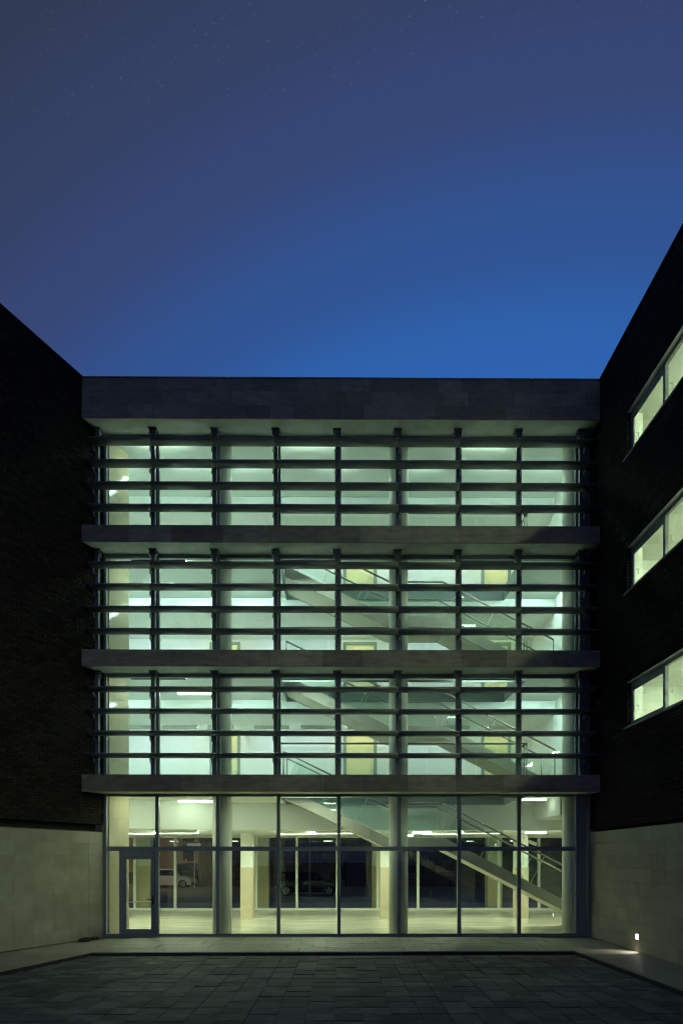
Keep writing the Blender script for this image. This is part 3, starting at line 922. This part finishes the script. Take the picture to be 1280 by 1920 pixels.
# ------------------------------------------------------------------ staircases
SY0, SY1 = 19.45, 20.80
TAN = 0.512
XL1, XL0 = 2.98, 1.42
def rail_path(mb, pts, y, r=0.028):
    for i in range(len(pts) - 1):
        mb.tube((pts[i][0], y, pts[i][1]), (pts[i + 1][0], y, pts[i + 1][1]), r)
stair_lbl = ['grey stringer staircase rising leftward from the lobby floor behind the tall panes',
             'grey stringer staircase rising leftward behind the lowest louver screen',
             'grey stringer staircase rising leftward behind the middle louver screen']
LAND = [2.60, 5.89, 9.12]
for k in range(3):
    zf, zl, zt = FLR[k], LAND[k], FLR[k + 1]
    xb = XL1 + (zl - zf) / TAN
    xt = XL0 - (zt - zl) / TAN
    stq = thing('staircase', stair_lbl[k], 'staircase', group='straight staircases with glass balustrades')
    # stringers: a constant-depth band along the flight, landing, flight
    up, dn = 0.10, 0.235
    sl = dn / math.cos(math.atan(TAN))
    top = [(xb + 0.10, zf + 0.02), (xb + 0.0, zf + up), (XL1 + 0.06, zl + up), (XL0 - 0.02, zl + up), (xt - 0.05, zt + up - 0.02)]
    bot = [(xt - 0.05, zt - 0.30), (XL0 - 0.02 + 0.06, zl - dn), (XL1 + 0.0, zl - dn), (xb - 0.42, zf + 0.02)]
    for y0 in (SY0, SY1 - 0.05):
        # split into three convex plates
        a = MB()
        a.xz([(xb + 0.10, zf + 0.001), (xb + 0.0, zf + up), (XL1 + 0.05, zl + up), (XL1 + 0.05, zl - dn - 0.02), (xb - 0.45, zf + 0.001)], y0, y0 + 0.05)
        a.xz([(XL1 + 0.05, zl + up), (XL0 - 0.02, zl + up), (XL0 - 0.02, zl - dn), (XL1 + 0.05, zl - dn)], y0, y0 + 0.05)
        a.xz([(XL0 - 0.02, zl + up), (xt - 0.05, zt + up - 0.06), (xt - 0.05, zt - 0.29), (XL0 - 0.02, zl - dn)], y0, y0 + 0.05)
        a.build('stringer', 'steel', stq)
    so = MB()
    so.xz([(XL1 + 0.05, zl - dn + 0.03), (XL1 + 0.05, zl - dn - 0.015), (xb - 0.42, zf + 0.001), (xb - 0.34, zf + 0.001)], SY0 + 0.052, SY1 - 0.052)
    so.build('flight_soffit', 'stairsoff', stq)
    box('landing', 'stairsoff', stq, XL0 - 0.02, XL1 + 0.05, SY0 + 0.052, SY1 - 0.052, zl - dn + 0.005, zl)
    so = MB()
    so.xz([(XL0 - 0.021, zl - dn + 0.01), (xt - 0.05, zt - 0.27), (xt - 0.05, zt - 0.22), (XL0 - 0.021, zl - dn + 0.06)], SY0 + 0.052, SY1 - 0.052)
    so.build('flight_soffit', 'stairsoff', stq)
    n1 = int(round((zl - zf) / 0.166)); n2 = int(round((zt - zl) / 0.166))
    for (n, xa, za, xz_, zz) in ((n1, xb, zf, XL1, zl), (n2, XL0, zl, xt, zt)):
        for i in range(n):
            x0 = xa + (xz_ - xa) * i / n; x1 = xa + (xz_ - xa) * (i + 1) / n
            z1 = za + (zz - za) * (i + 1) / n
            z1 -= 0.105
            box('step', 'tread', stq, min(x0, x1) - 0.01, max(x0, x1), SY0 + 0.053, SY1 - 0.053, z1 - 0.05, z1)
    # glass balustrades with handrails on both sides
    for si, y0 in enumerate((SY0 + 0.02, SY1 - 0.03)):
        hr = MB()
        H_ = 1.10
        pts = [(xb, zf + H_), (XL1, zl + H_ + 0.02), (XL0, zl + H_ + 0.02), (xt, zt + H_ - 0.06)]
        rail_path(hr, pts, y0 + 0.005)
        for p in pts[:1] + pts[-1:]:
            hr.tube((p[0], y0 + 0.005, p[1] - 1.02), (p[0], y0 + 0.005, p[1]), 0.02)
        hr.build('handrail', 'rail', stq, smooth=True)
        def panels(xa, za, xz_, zz, n):
            d = Vector((xz_ - xa, zz - za)); Ln = d.length; d.normalize()
            nr = Vector((-d.y, d.x)) if d.x > 0 else Vector((d.y, -d.x))
            if nr.y < 0: nr = -nr
            hh = 0.86 * abs(d.x) + 0.0
            for i in range(n):
                a = Vector((xa, za)) + d * (Ln * i / n + 0.012); b = Vector((xa, za)) + d * (Ln * (i + 1) / n - 0.012)
                lo = nr * 0.12; hi = nr * (0.12 + hh)
                MB().xz([tuple(a + lo), tuple(b + lo), tuple(b + hi), tuple(a + hi)], y0, y0 + 0.01).build('glass_panel', 'glass_stair', stq)
                cl = MB()
                cl.tube((b.x + lo.x * 0.3, y0 + 0.005, b.y + lo.y * 0.3), (b.x + nr.x * 0.99, y0 + 0.005, b.y + nr.y * 0.99), 0.009, 6)
                cl.build('baluster', 'glass_edge', stq)
        panels(xb, zf, XL1, zl, max(2, int(round((xb - XL1) / 1.15))))
        panels(XL1 - 0.02, zl, XL0 + 0.02, zl, 1)
        panels(XL0, zl, xt, zt, 3)
# guard rails round the voids
for k in range(1, 4):
    gname = ['', 'lowest', 'middle', 'topmost'][k]
    gd = thing('guard_rail', 'low glass guard with steel handrail round the stair opening behind the %s louver screen' % gname, 'railing', group='guards round the stair openings')
    zf = FLR[k]
    hr = MB()
    y = VY0 - 0.05
    hr.tube((VX0 - 0.05, y, zf + 1.13), (VX1 + 0.05, y, zf + 1.13), 0.03)
    hr.tube((VX1 + 0.05, y, zf + 1.13), (VX1 + 0.05, VY1 - 1.75, zf + 1.13), 0.03)
    hr.build('handrail', 'rail', gd, smooth=True)
    for xp in (VX0 - 0.05, VX1 + 0.05, VX1 - 0.02):
        MB().tube((xp, y, zf + 0.001), (xp, y, zf + 1.11), 0.018).build('guard_post', 'rail', gd, smooth=True)
    n = 5
    for i in range(n):
        a = VX0 + (VX1 - VX0) * i / n + 0.012; b2 = VX0 + (VX1 - VX0) * (i + 1) / n - 0.012
        box('glass_panel', 'glass_stair', gd, a, b2, y - 0.005, y + 0.005, zf + 0.04, zf + 1.02)

# ------------------------------------------------------------------ lamps inside
def ceiling_light(label, x, y, z, lx, ly, mat, group, tubes=2, along='x', drop=0.05):
    t = thing('ceiling_light', label, 'ceiling light', (x, y, z), 0, group)
    bevel(MB().box(-lx / 2, lx / 2, -ly / 2, ly / 2, -0.022, -0.0015).build('housing', 'white', t), 0.004)
    for i in range(tubes):
        o = (i + 0.5) / tubes - 0.5
        if along == 'x':
            MB().box(-lx / 2 + 0.02, lx / 2 - 0.02, o * ly - 0.022, o * ly + 0.022, -0.022 - drop, -0.0225).build('lamp_tube', mat, t)
        else:
            MB().box(o * lx - 0.022, o * lx + 0.022, -ly / 2 + 0.02, ly / 2 - 0.02, -0.022 - drop, -0.0225).build('lamp_tube', mat, t)
    return t
lob = 'lobby ceiling lights'
zc = SOF[0] + 0.019
ceiling_light('long white fluorescent light on the high lobby ceiling left of the round column', -4.35, 20.0, zc, 1.15, 0.22, 'tube_high', lob)
ceiling_light('fluorescent light on the high lobby ceiling behind the left brick wing', -7.6, 18.75, zc, 1.15, 0.22, 'tube_high', lob)
ceiling_light('white fluorescent light on the high lobby ceiling at the far right behind the beam', 5.6, 19.2, zc, 0.7, 0.22, 'tube_high', lob)
zl = LOW[0] + 0.0
spots = [(-8.3, 21.6, 'at the far left end of the low lobby ceiling'), (-5.3, 22.0, 'above the lobby beside the arrow sign seen outside'),
         (-0.75, 22.0, 'between the second and third mullions above the dark car'), (2.65, 21.9, 'over the stair landing'),
         (2.35, 24.6, 'deeper in the lobby behind the stair landing'), (6.4, 21.8, 'beside the square column at the right'),
         (8.4, 22.4, 'at the far right end of the low lobby ceiling')]
for (x, y, d) in spots:
    ceiling_light('square two-tube ceiling light ' + d, x, y, zl, 0.62, 0.62, 'tube_lobby', lob)
def skirted_light(label, x, y, z, lx, mat, group, sk=0.125, hm='white', both=False):
    # unseen surface channel with a deep front skirt; hidden tubes fill the room with light
    t = thing('channel_light', label, 'ceiling light', (x, y, z), 0, group)
    c = MB()
    c.box(-lx / 2, lx / 2, -0.10, 0.10, -0.02, -0.0015)
    c.box(-lx / 2, lx / 2, -0.10, -0.088, -sk, -0.0201)
    if both:
        c.box(-lx / 2, lx / 2, 0.088, 0.10, -sk, -0.0201)
    c.build('housing', hm, t)
    for dy in (-0.03, 0.05):
        box('lamp_tube', mat, t, -lx / 2 + 0.03, lx / 2 - 0.03, dy - 0.02, dy + 0.02, -0.058, -0.0205)
    return t
for (x, y, d) in ((-9.3, 21.6, 'far left'), (-6.8, 21.9, 'behind the stone pier'), (-5.3, 21.5, 'behind the door'), (-1.5, 22.3, 'left of the dark car'),
                  (-0.2, 21.6, 'in front of the dark car'), (3.4, 22.2, 'behind the stair landing'), (4.6, 21.6, 'behind the lower stair flight'), (8.3, 22.0, 'far right')):
    skirted_light('shallow channel light on the low lobby ceiling, ' + d, x, y, LOW[0], 1.3, 'tube_hidden', 'channel lights on the low lobby ceiling', 0.085, 'white', True)  # added to carry most of the lobby light, tubes out of view
flo = ['', 'first upper storey', 'middle upper storey', 'top storey']
FLY = [0, 19.6, 19.95, 19.25]
for k in range(1, 4):
    zc = SOF[k] + 0.019
    gp = 'ceiling lights of the upper storeys'
    row = ((-8.9, 'first'), (-6.6, 'second'), (-4.35, 'third'), (-2.65, 'fourth'), (-0.1, 'fifth'), (2.3, 'sixth'), (4.4, 'seventh'), (6.0, 'last'))
    for (x, d) in row:
        if k < 3 and VX0 - 0.5 < x < VX1 + 0.3:
            continue
        if k == 1 and x == -4.35:
            ceiling_light('bare fluorescent light on the first upper storey ceiling left of the round column', x, 19.95, zc, 1.15, 0.22, 'tube_bare', gp)
        else:
            skirted_light('fluorescent channel light on the %s ceiling, %s from the left' % (flo[k], d), x, FLY[k], zc, 1.3, 'tube_front' if k == 3 else 'tube_front_low', gp)  # added lamps, hidden from the camera, to even out the storey's light
    for (x, d) in ((-8.8, 'far left'), (-7.0, 'second from the left'), (-5.55, 'left of the first door'), (-2.4, 'right of the first door'), (-0.8, 'left of the middle door'), (2.2, 'right of the middle door'), (3.8, 'left of the last door')):
        skirted_light('wall-washing channel light, %s, %s' % (flo[k], d), x, 22.85, LOW[k], 1.2, 'tube_cove', 'wall washers of the upper storeys')  # some inferred from the bluish bright wall, others added to even it
    for (x, d) in ((-4.14, 'first'), (0.66, 'middle'), (5.5, 'last')):
        skirted_light('warm channel light over the %s door of the %s' % (d, flo[k]), x, 22.85, LOW[k], 0.9, 'tube_door', 'lights over the gallery doors')  # added lamps that brighten the leaves in place of lit rooms behind
for k in range(4):
    for (x, d) in ((-5.0, 'left of the first round column'), (-0.9, 'between the first two round columns'), (4.0, 'between the last two round columns')):
        if k == 0 and x > 3:
            continue
        skirted_light('slim light along the glass of the %s, %s' % (['lobby', 'first upper storey', 'middle upper storey', 'top storey'][k], d),
                      x, 18.24, SOF[k] + 0.019, 1.5, ('tube_near_left' if x < -3 else 'tube_near_lobby') if k == 0 else 'tube_near', 'slim lights along the front glass', 0.085 if k == 0 else 0.13, 'metal')  # added to brighten the round columns and stringers near the glass
for fi, (a, b2) in enumerate(WZ):
    for yi, y in enumerate((14.5, 11.8, 9.0, 6.2)):
        ceiling_light('right wing room light, %s window row, %s from the glass building' % (['lowest', 'middle', 'top'][fi], ['first', 'second', 'third', 'fourth'][yi]),
                      8.6, y, b2 + 0.159, 0.3, 1.2, 'tube_room', 'lights in the right wing rooms', along='y')

# ------------------------------------------------------------------ wall lamp of the right wing
wlp = thing('wall_lamp', 'small square step light glowing low on the right stone wall', 'wall lamp', (RX - 0.014, 15.02, 0.31))
lm = MB()
for (a, b2, c, d) in ((-0.09, -0.065, -0.075, 0.075), (0.065, 0.09, -0.075, 0.075)):
    lm.box(-0.02, 0.0, a, b2, c, d)
lm.box(-0.02, 0.0, -0.065, 0.065, 0.055, 0.075); lm.box(-0.02, 0.0, -0.065, 0.065, -0.075, -0.055)
lm.build('lamp_frame', 'galv', wlp)
box('lamp_lens', 'lamp_wall', wlp, -0.012, -0.002, -0.065, 0.065, -0.055, 0.055)
sd = bpy.data.lights.new('lamp_beam', 'SPOT')
sd.energy = 16.0; sd.color = (1.0, 0.96, 0.80); sd.spot_size = R(105); sd.spot_blend = 0.6; sd.shadow_soft_size = 0.03
so_ = bpy.data.objects.new('lamp_beam', sd); C.objects.link(so_); so_.parent = wlp
so_.location = (-0.06, 0, 0.0)
so_.rotation_euler = (Vector((-0.55, 0.1, -0.8)).to_track_quat('-Z', 'Y')).to_euler()

# ------------------------------------------------------------------ two dark rocks by the left wall
def rock(label, s, d, r, seed):
    rnd = random.Random(seed)
    import bmesh
    bm = bmesh.new()
    bmesh.ops.create_icosphere(bm, subdivisions=3, radius=1.0)
    for v in bm.verts:
        n = 1 + 0.16 * math.sin(v.co.x * 3.1 + seed) * math.cos(v.co.y * 2.7 + seed * 2) + rnd.uniform(-0.04, 0.04)
        v.co = Vector((v.co.x * r[0] * n, v.co.y * r[1] * n, max(-0.35, v.co.z) * r[2] * n))
    me = bpy.data.meshes.new('rock'); bm.to_mesh(me); bm.free()
    me.materials.append(M['rock'])
    p = LWP(s, d, -0.034 + 0.35 * r[2] - 0.006)
    return link('rock', me, None, p, rz, label, 'rock', 'dark rocks at the foot of the left wall')
rock('larger dark lump of rock at the foot of the left stone wall', 0.92, 0.20, (0.17, 0.11, 0.075), 3)
rock('smaller dark lump of rock nearer the glass door by the left wall', 0.50, 0.14, (0.14, 0.09, 0.065), 8)

# ------------------------------------------------------------------ the street behind the lobby
SZ = -0.10
box('pavement', 'pave2', None, -60, 60, REAR + 0.13, 33.0, -0.19, -0.085, kind='structure', label='pale pavement behind the rear glazing')
box('street', 'asphalt', None, -60, 60, 33.0, 60.0, -0.19, SZ, kind='structure', label='dark asphalt street behind the building')
# rough stone house across the street
sh = thing('stone_house', 'dark house of rough stone blocks across the street', 'building')
box('wall', 'oldmortar', sh, -11.4, 22.0, 53.06, 58.0, SZ, 9.0)
rnd = random.Random(5)
SHX = [(2.6, 4.9)]
zc = SZ + 0.01
row = 0
while zc < 4.2:
    hh = rnd.uniform(0.42, 0.62)
    x = -11.4 - rnd.uniform(0, 0.4)
    while x < 16:
        w_ = rnd.uniform(0.55, 1.25)
        a, b2 = max(-11.4, x), x + w_ - 0.03
        if not (b2 > 0.6 and a < 3.4 and zc < 3.0):
            o = box('stone_block', 'oldstone', sh, a, b2, 53.0 - rnd.uniform(0, 0.05), 53.055, zc, zc + hh - 0.03)
        x += w_
    zc += hh
shu = link('shutter', None, sh)
box('shutter_frame', 'oldstone', shu, 0.45, 0.62, 52.95, 53.055, SZ + 0.01, 3.05)
box('shutter_frame', 'oldstone', shu, 3.35, 3.6, 52.95, 53.055, SZ + 0.01, 3.05)
for i in range(26):
    MB().yz([(53.03, SZ + 0.02 + i * 0.115), (52.985, SZ + 0.02 + i * 0.115), (53.02, SZ + 0.115 + i * 0.115), (53.04, SZ + 0.115 + i * 0.115)], 0.63, 3.34).build('slat', 'shutter', shu)
# ochre house
oh = thing('ochre_house', 'ochre rendered house across the street behind the arrow sign', 'building')
OY = 60.0
box('wall', 'tan', oh, -42, -11.0, OY, 66.0, SZ, 10.0)
box('plinth', 'oldstone', oh, -42, -11.0, OY - 0.06, OY - 0.002, SZ, 0.9)
for (xa, xb_, za, zb) in ((-14.2, -13.4, 2.05, 3.85), (-17.6, -16.5, 1.4, 3.7), (-20.8, -19.7, 1.4, 3.7)):
    w = link('window', None, oh)
    box('pane', 'darkwin', w, xa, xb_, OY - 0.015, OY - 0.002, za, zb)
    f = MB().box(xa - 0.12, xa, OY - 0.06, OY - 0.001, za - 0.1, zb + 0.1).box(xb_, xb_ + 0.12, OY - 0.06, OY - 0.001, za - 0.1, zb + 0.1)
    f.box(xa, xb_, OY - 0.06, OY - 0.001, zb, zb + 0.1).box(xa, xb_, OY - 0.1, OY - 0.001, za - 0.12, za)
    f.build('frame', 'oldmortar', w)
    for i in range(5):
        xx = xa + (xb_ - xa) * (i + 0.5) / 5
        MB().tube((xx, OY - 0.04, za), (xx, OY - 0.04, zb), 0.014, 6).build('bar', 'black', w)
box('downpipe', 'black', oh, -15.1, -14.95, OY - 0.16, OY - 0.003, SZ, 10.0)
# assumed street lamp, added out of view, lights the far side of the street
sl_ = thing('street_lamp', 'tall street lamp with a warm glowing head beyond the rear glazing', 'street lamp', (-19.0, 46.0, SZ))
MB().tube((0, 0, 0), (0, 0, 6.0), 0.07).build('pole', 'galv', sl_)
MB().tube((0, 0, 5.95), (0.9, 0.5, 6.25), 0.04).build('arm', 'galv', sl_)
bevel(box('lamp_head', 'galv', sl_, 0.7, 1.3, 0.35, 0.68, 6.2, 6.34), 0.03)
box('lamp_lens', 'lamp_street', sl_, 0.75, 1.25, 0.4, 0.63, 6.17, 6.199)
ld = bpy.data.lights.new('lamp_beam', 'SPOT'); ld.energy = 1500; ld.color = (1.0, 0.78, 0.52); ld.spot_size = R(150); ld.spot_blend = 0.5; ld.shadow_soft_size = 0.15  # beam of the assumed lamp, added to brighten house and car
lo_ = bpy.data.objects.new('lamp_beam', ld); C.objects.link(lo_); lo_.parent = sl_; lo_.location = (1.0, 0.5, 6.1)
lo_.rotation_euler = Vector((0.35, 0.45, -1)).to_track_quat('-Z', 'Y').to_euler()
# small red signal on the pavement side
rl = thing('red_signal', 'small red signal light beside the arrow sign in the street', 'signal light', (-12.05, 51.6, 2.0))
MB().tube((0, 0, -2.1), (0, 0, 0.06), 0.02).build('post', 'black', rl)
box('lens', 'red_light', rl, -0.055, 0.055, -0.05, -0.021, -0.05, 0.06)
# emergency light hung in the lobby
el = thing('emergency_light', 'slanted pale emergency light hanging in front of the rear glazing at the right', 'emergency light', (7.5, 26.0, 2.72))
eb = box('casing', 'white', el, -0.17, 0.17, -0.04, 0.04, -0.06, 0.06); eb.rotation_euler = (0, R(22), 0)
MB().tube((0, 0, 0.06), (0, 0, LOW[0] - 2.722), 0.008, 6).build('rod', 'black', el)

# arrow sign
sg = thing('direction_sign', 'blue one-way sign with a white arrow pointing right on a grey pole', 'road sign', (-11.15, 50.3, SZ))
MB().tube((0, 0.05, 0), (0, 0.05, 3.55), 0.04).build('pole', 'galv', sg)
bevel(box('sign_board', 'sign_blue', sg, -0.64, 0.62, -0.01, 0.008, 3.08, 3.50), 0.03)
box('arrow', 'sign_white', sg, -0.54, 0.30, -0.018, -0.0102, 3.20, 3.38)
MB().xz([(0.301, 3.13), (0.56, 3.29), (0.301, 3.45)], -0.018, -0.0102).build('arrow', 'sign_white', sg)
ps = thing('street_pole', 'slim pale pole standing on the pavement beside the dark parked car', 'pole', (-1.83, 38.2, SZ))
MB().tube((0, 0, 0), (0, 0, 4.2), 0.055).build('pole', 'pave2', ps)

# cars
def car(label, loc, rotz, paint, L_=3.75, H_=1.5, W_=1.66, hood=0.9, group='cars parked across the street', suv=False):
    t = thing('parked_car', label, 'car', loc, rotz, group)
    # local: +x is the front, origin on the ground at the middle
    xr, xf = -L_ / 2, L_ / 2
    belt = 0.88 if not suv else 0.98
    wb = L_ * 0.665
    wr, wf = xr + (L_ - wb) * 0.47, xr + (L_ - wb) * 0.47 + wb
    rad = 0.30 if not suv else 0.35
    prof = [(xr + 0.05, 0.22), (xr + 0.0, 0.48), (xr + 0.03, belt), (xf - hood - 0.0, belt + 0.03), (xf - 0.25, belt - 0.14), (xf - 0.06, belt - 0.26), (xf, 0.45), (xf - 0.05, 0.22)]
    # lower edge with wheel arches, front to rear
    def arch(cx):
        return [(cx + (rad + 0.06) * math.cos(a), 0.28 + (rad + 0.06) * math.sin(a)) for a in [i * math.pi / 8 for i in range(9)]]
    low = [(xf - 0.05, 0.22)] + [(wf + rad + 0.06, 0.22)] + arch(wf) + [(wf - rad - 0.06, 0.22), (wr + rad + 0.06, 0.22)] + arch(wr) + [(wr - rad - 0.06, 0.22)]
    side = prof[:-1] + low
    m = MB(); b = 0
    ys = [(-W_ / 2, 0.94), (-W_ / 2 + 0.06, 1.0), (W_ / 2 - 0.06, 1.0), (W_ / 2, 0.94)]
    n = len(side)
    for (y, s) in ys:
        m.v += [(p[0] * (0.985 if s < 1 else 1), y, 0.22 + (p[1] - 0.22) * (s if s < 1 else 1)) for p in side]
    m.f.append(tuple(range(n))); m.f.append(tuple(range(3 * n, 4 * n))[::-1])
    for k in range(3):
        m.f += [(k * n + i, k * n + (i + 1) % n, (k + 1) * n + (i + 1) % n, (k + 1) * n + i) for i in range(n)]
    m.build('body', paint, t)
    # cabin
    c0, c1 = xr + 0.06, xf - hood + 0.06
    t0, t1 = xr + (0.28 if not suv else 0.16), xf - hood - 0.62
    cb = MB()
    yo, yi = W_ / 2 - 0.04, W_ / 2 - 0.20
    z0, z1 = belt - 0.01, H_
    zm = H_ - 0.06
    v = []
    for y, yy2 in ((-1, -1), (1, 1)):
        v += [(c0, y * yo, z0), (c1, y * yo, z0), (t1 + 0.08, y * yi, zm), ((t0 + t1) / 2, y * (yi - 0.03), z1), (t0, y * yi, zm - 0.01)]
    cb.v = v
    cb.f = [(0, 1, 2, 3, 4), (9, 8, 7, 6, 5), (0, 5, 6, 1), (1, 6, 7, 2), (2, 7, 8, 3), (3, 8, 9, 4), (4, 9, 5, 0)]
    cb.build('cabin', paint, t)
    # side windows as inset panes, windscreens
    def sp(x, f, y):   # point on the cabin side at height fraction f
        return (x, y * (yo + (yi - yo) * f + 0.006), z0 + (zm - z0) * f)
    xm = (c0 + c1) / 2 - 0.15
    for y in (-1, 1):
        for (a0, a1, b0, b1) in ((c0 + 0.22, xm - 0.05, t0 + 0.14, xm - 0.05), (xm + 0.03, c1 - 0.24, xm + 0.03, t1 - 0.02)):
            q = [sp(a0, 0.12, y), sp(a1, 0.12, y), sp(b1 if b1 > a0 else a1, 0.9, y), sp(b0, 0.9, y)]
            w = MB(); w.v = q + [(p[0], p[1] - y * 0.02, p[2]) for p in q]
            w.f = [(0, 1, 2, 3), (7, 6, 5, 4), (0, 4, 5, 1), (1, 5, 6, 2), (2, 6, 7, 3), (3, 7, 4, 0)]
            w.build('side_window', 'car_glass', t)
    for (xa, xb2, nm, off) in ((c1, t1 + 0.08, 'windscreen', 0.008), (c0, t0, 'rear_window', -0.008)):
        q = []
        for (f, s) in ((0.08, -1), (0.08, 1), (0.92, 1), (0.92, -1)):
            q.append((xa + (xb2 - xa) * f + off, s * ((yo + (yi - yo) * f) - 0.08), z0 + (zm - z0) * f))
        w = MB(); w.v = q + [(p[0] - off * 2, p[1], p[2] - 0.01) for p in q]
        w.f = [(0, 1, 2, 3), (7, 6, 5, 4), (0, 4, 5, 1), (1, 5, 6, 2), (2, 6, 7, 3), (3, 7, 4, 0)]
        w.build(nm, 'car_glass', t)
    for wx in (wr, wf):
        for y in (-1, 1):
            wl_ = link('wheel', None, t)
            yc = y * (W_ / 2 - 0.10)
            ty = MB(); nn = 24
            ty.prism([(wx + rad * math.cos(2 * math.pi * i / nn), rad + rad * math.sin(2 * math.pi * i / nn)) for i in range(nn)], lambda p, q_: (p[0], q_, p[1]), yc - 0.09, yc + 0.09)
            ty.build('tyre', 'tyre', wl_)
            rm = MB()
            for sp_ in range(5):
                a = sp_ * 2 * math.pi / 5 + 0.3
                ca, sa = math.cos(a), math.sin(a)
                pts = [(0.04, -0.03), (rad * 0.66, -0.05), (rad * 0.66, 0.05), (0.04, 0.03)]
                rm.prism([(wx + p[0] * ca - p[1] * sa, rad + p[0] * sa + p[1] * ca) for p in pts], lambda p, q_: (p[0], q_, p[1]), yc + y * 0.088, yc + y * 0.10)
            for i in range(nn):
                a0, a1 = 2 * math.pi * i / nn, 2 * math.pi * (i + 1) / nn
                r0_, r1_ = rad * 0.62, rad * 0.70
                rm.prism([(wx + r0_ * math.cos(a0), rad + r0_ * math.sin(a0)), (wx + r1_ * math.cos(a0), rad + r1_ * math.sin(a0)), (wx + r1_ * math.cos(a1), rad + r1_ * math.sin(a1)), (wx + r0_ * math.cos(a1), rad + r0_ * math.sin(a1))],
                         lambda p, q_: (p[0], q_, p[1]), yc + y * 0.089, yc + y * 0.103)
            rm.build('rim', 'rim', wl_)
    for y in (-1, 1):
        box('tail_light', 'red_lens', t, xr - 0.012, xr + 0.12, y * (W_ / 2 - 0.13) - 0.09, y * (W_ / 2 - 0.13) + 0.125 * (1 if y > 0 else 1) * 0.8, belt - 0.28, belt - 0.04)
        box('headlight', 'clear_lens', t, xf - 0.22, xf - 0.03, y * (W_ / 2 - 0.2) - 0.13, y * (W_ / 2 - 0.2) + 0.13, belt - 0.33, belt - 0.20)
        box('mirror', paint, t, xf - hood - 0.25, xf - hood - 0.1, y * (W_ / 2 + 0.06) - 0.07, y * (W_ / 2 + 0.06) + 0.07, belt + 0.02, belt + 0.14)
        box('door_handle', 'galv', t, -0.28, -0.10, y * (W_ / 2 + 0.005) - 0.012, y * (W_ / 2 + 0.005) + 0.012, belt - 0.14, belt - 0.11)
    box('rear_bumper', 'black', t, xr - 0.03, xr + 0.12, -W_ / 2 + 0.06, W_ / 2 - 0.06, 0.30, 0.46)
    box('front_bumper', 'black', t, xf - 0.12, xf + 0.03, -W_ / 2 + 0.06, W_ / 2 - 0.06, 0.24, 0.42)
    return t
car('black compact car parked side-on beyond the rear glazing, alloy wheels catching light', (-1.97, 40.0, SZ), 0, 'car_black', 3.8, 1.47)
car('white hatchback parked at the left across the street', (-13.35, 51.4, SZ), 0, 'car_white', 3.85, 1.46)
car('dark off-road car seen end-on behind the white hatchback', (-12.75, 56.0, SZ), R(90), 'car_green', 4.2, 1.85, 1.7, 1.1, suv=True)
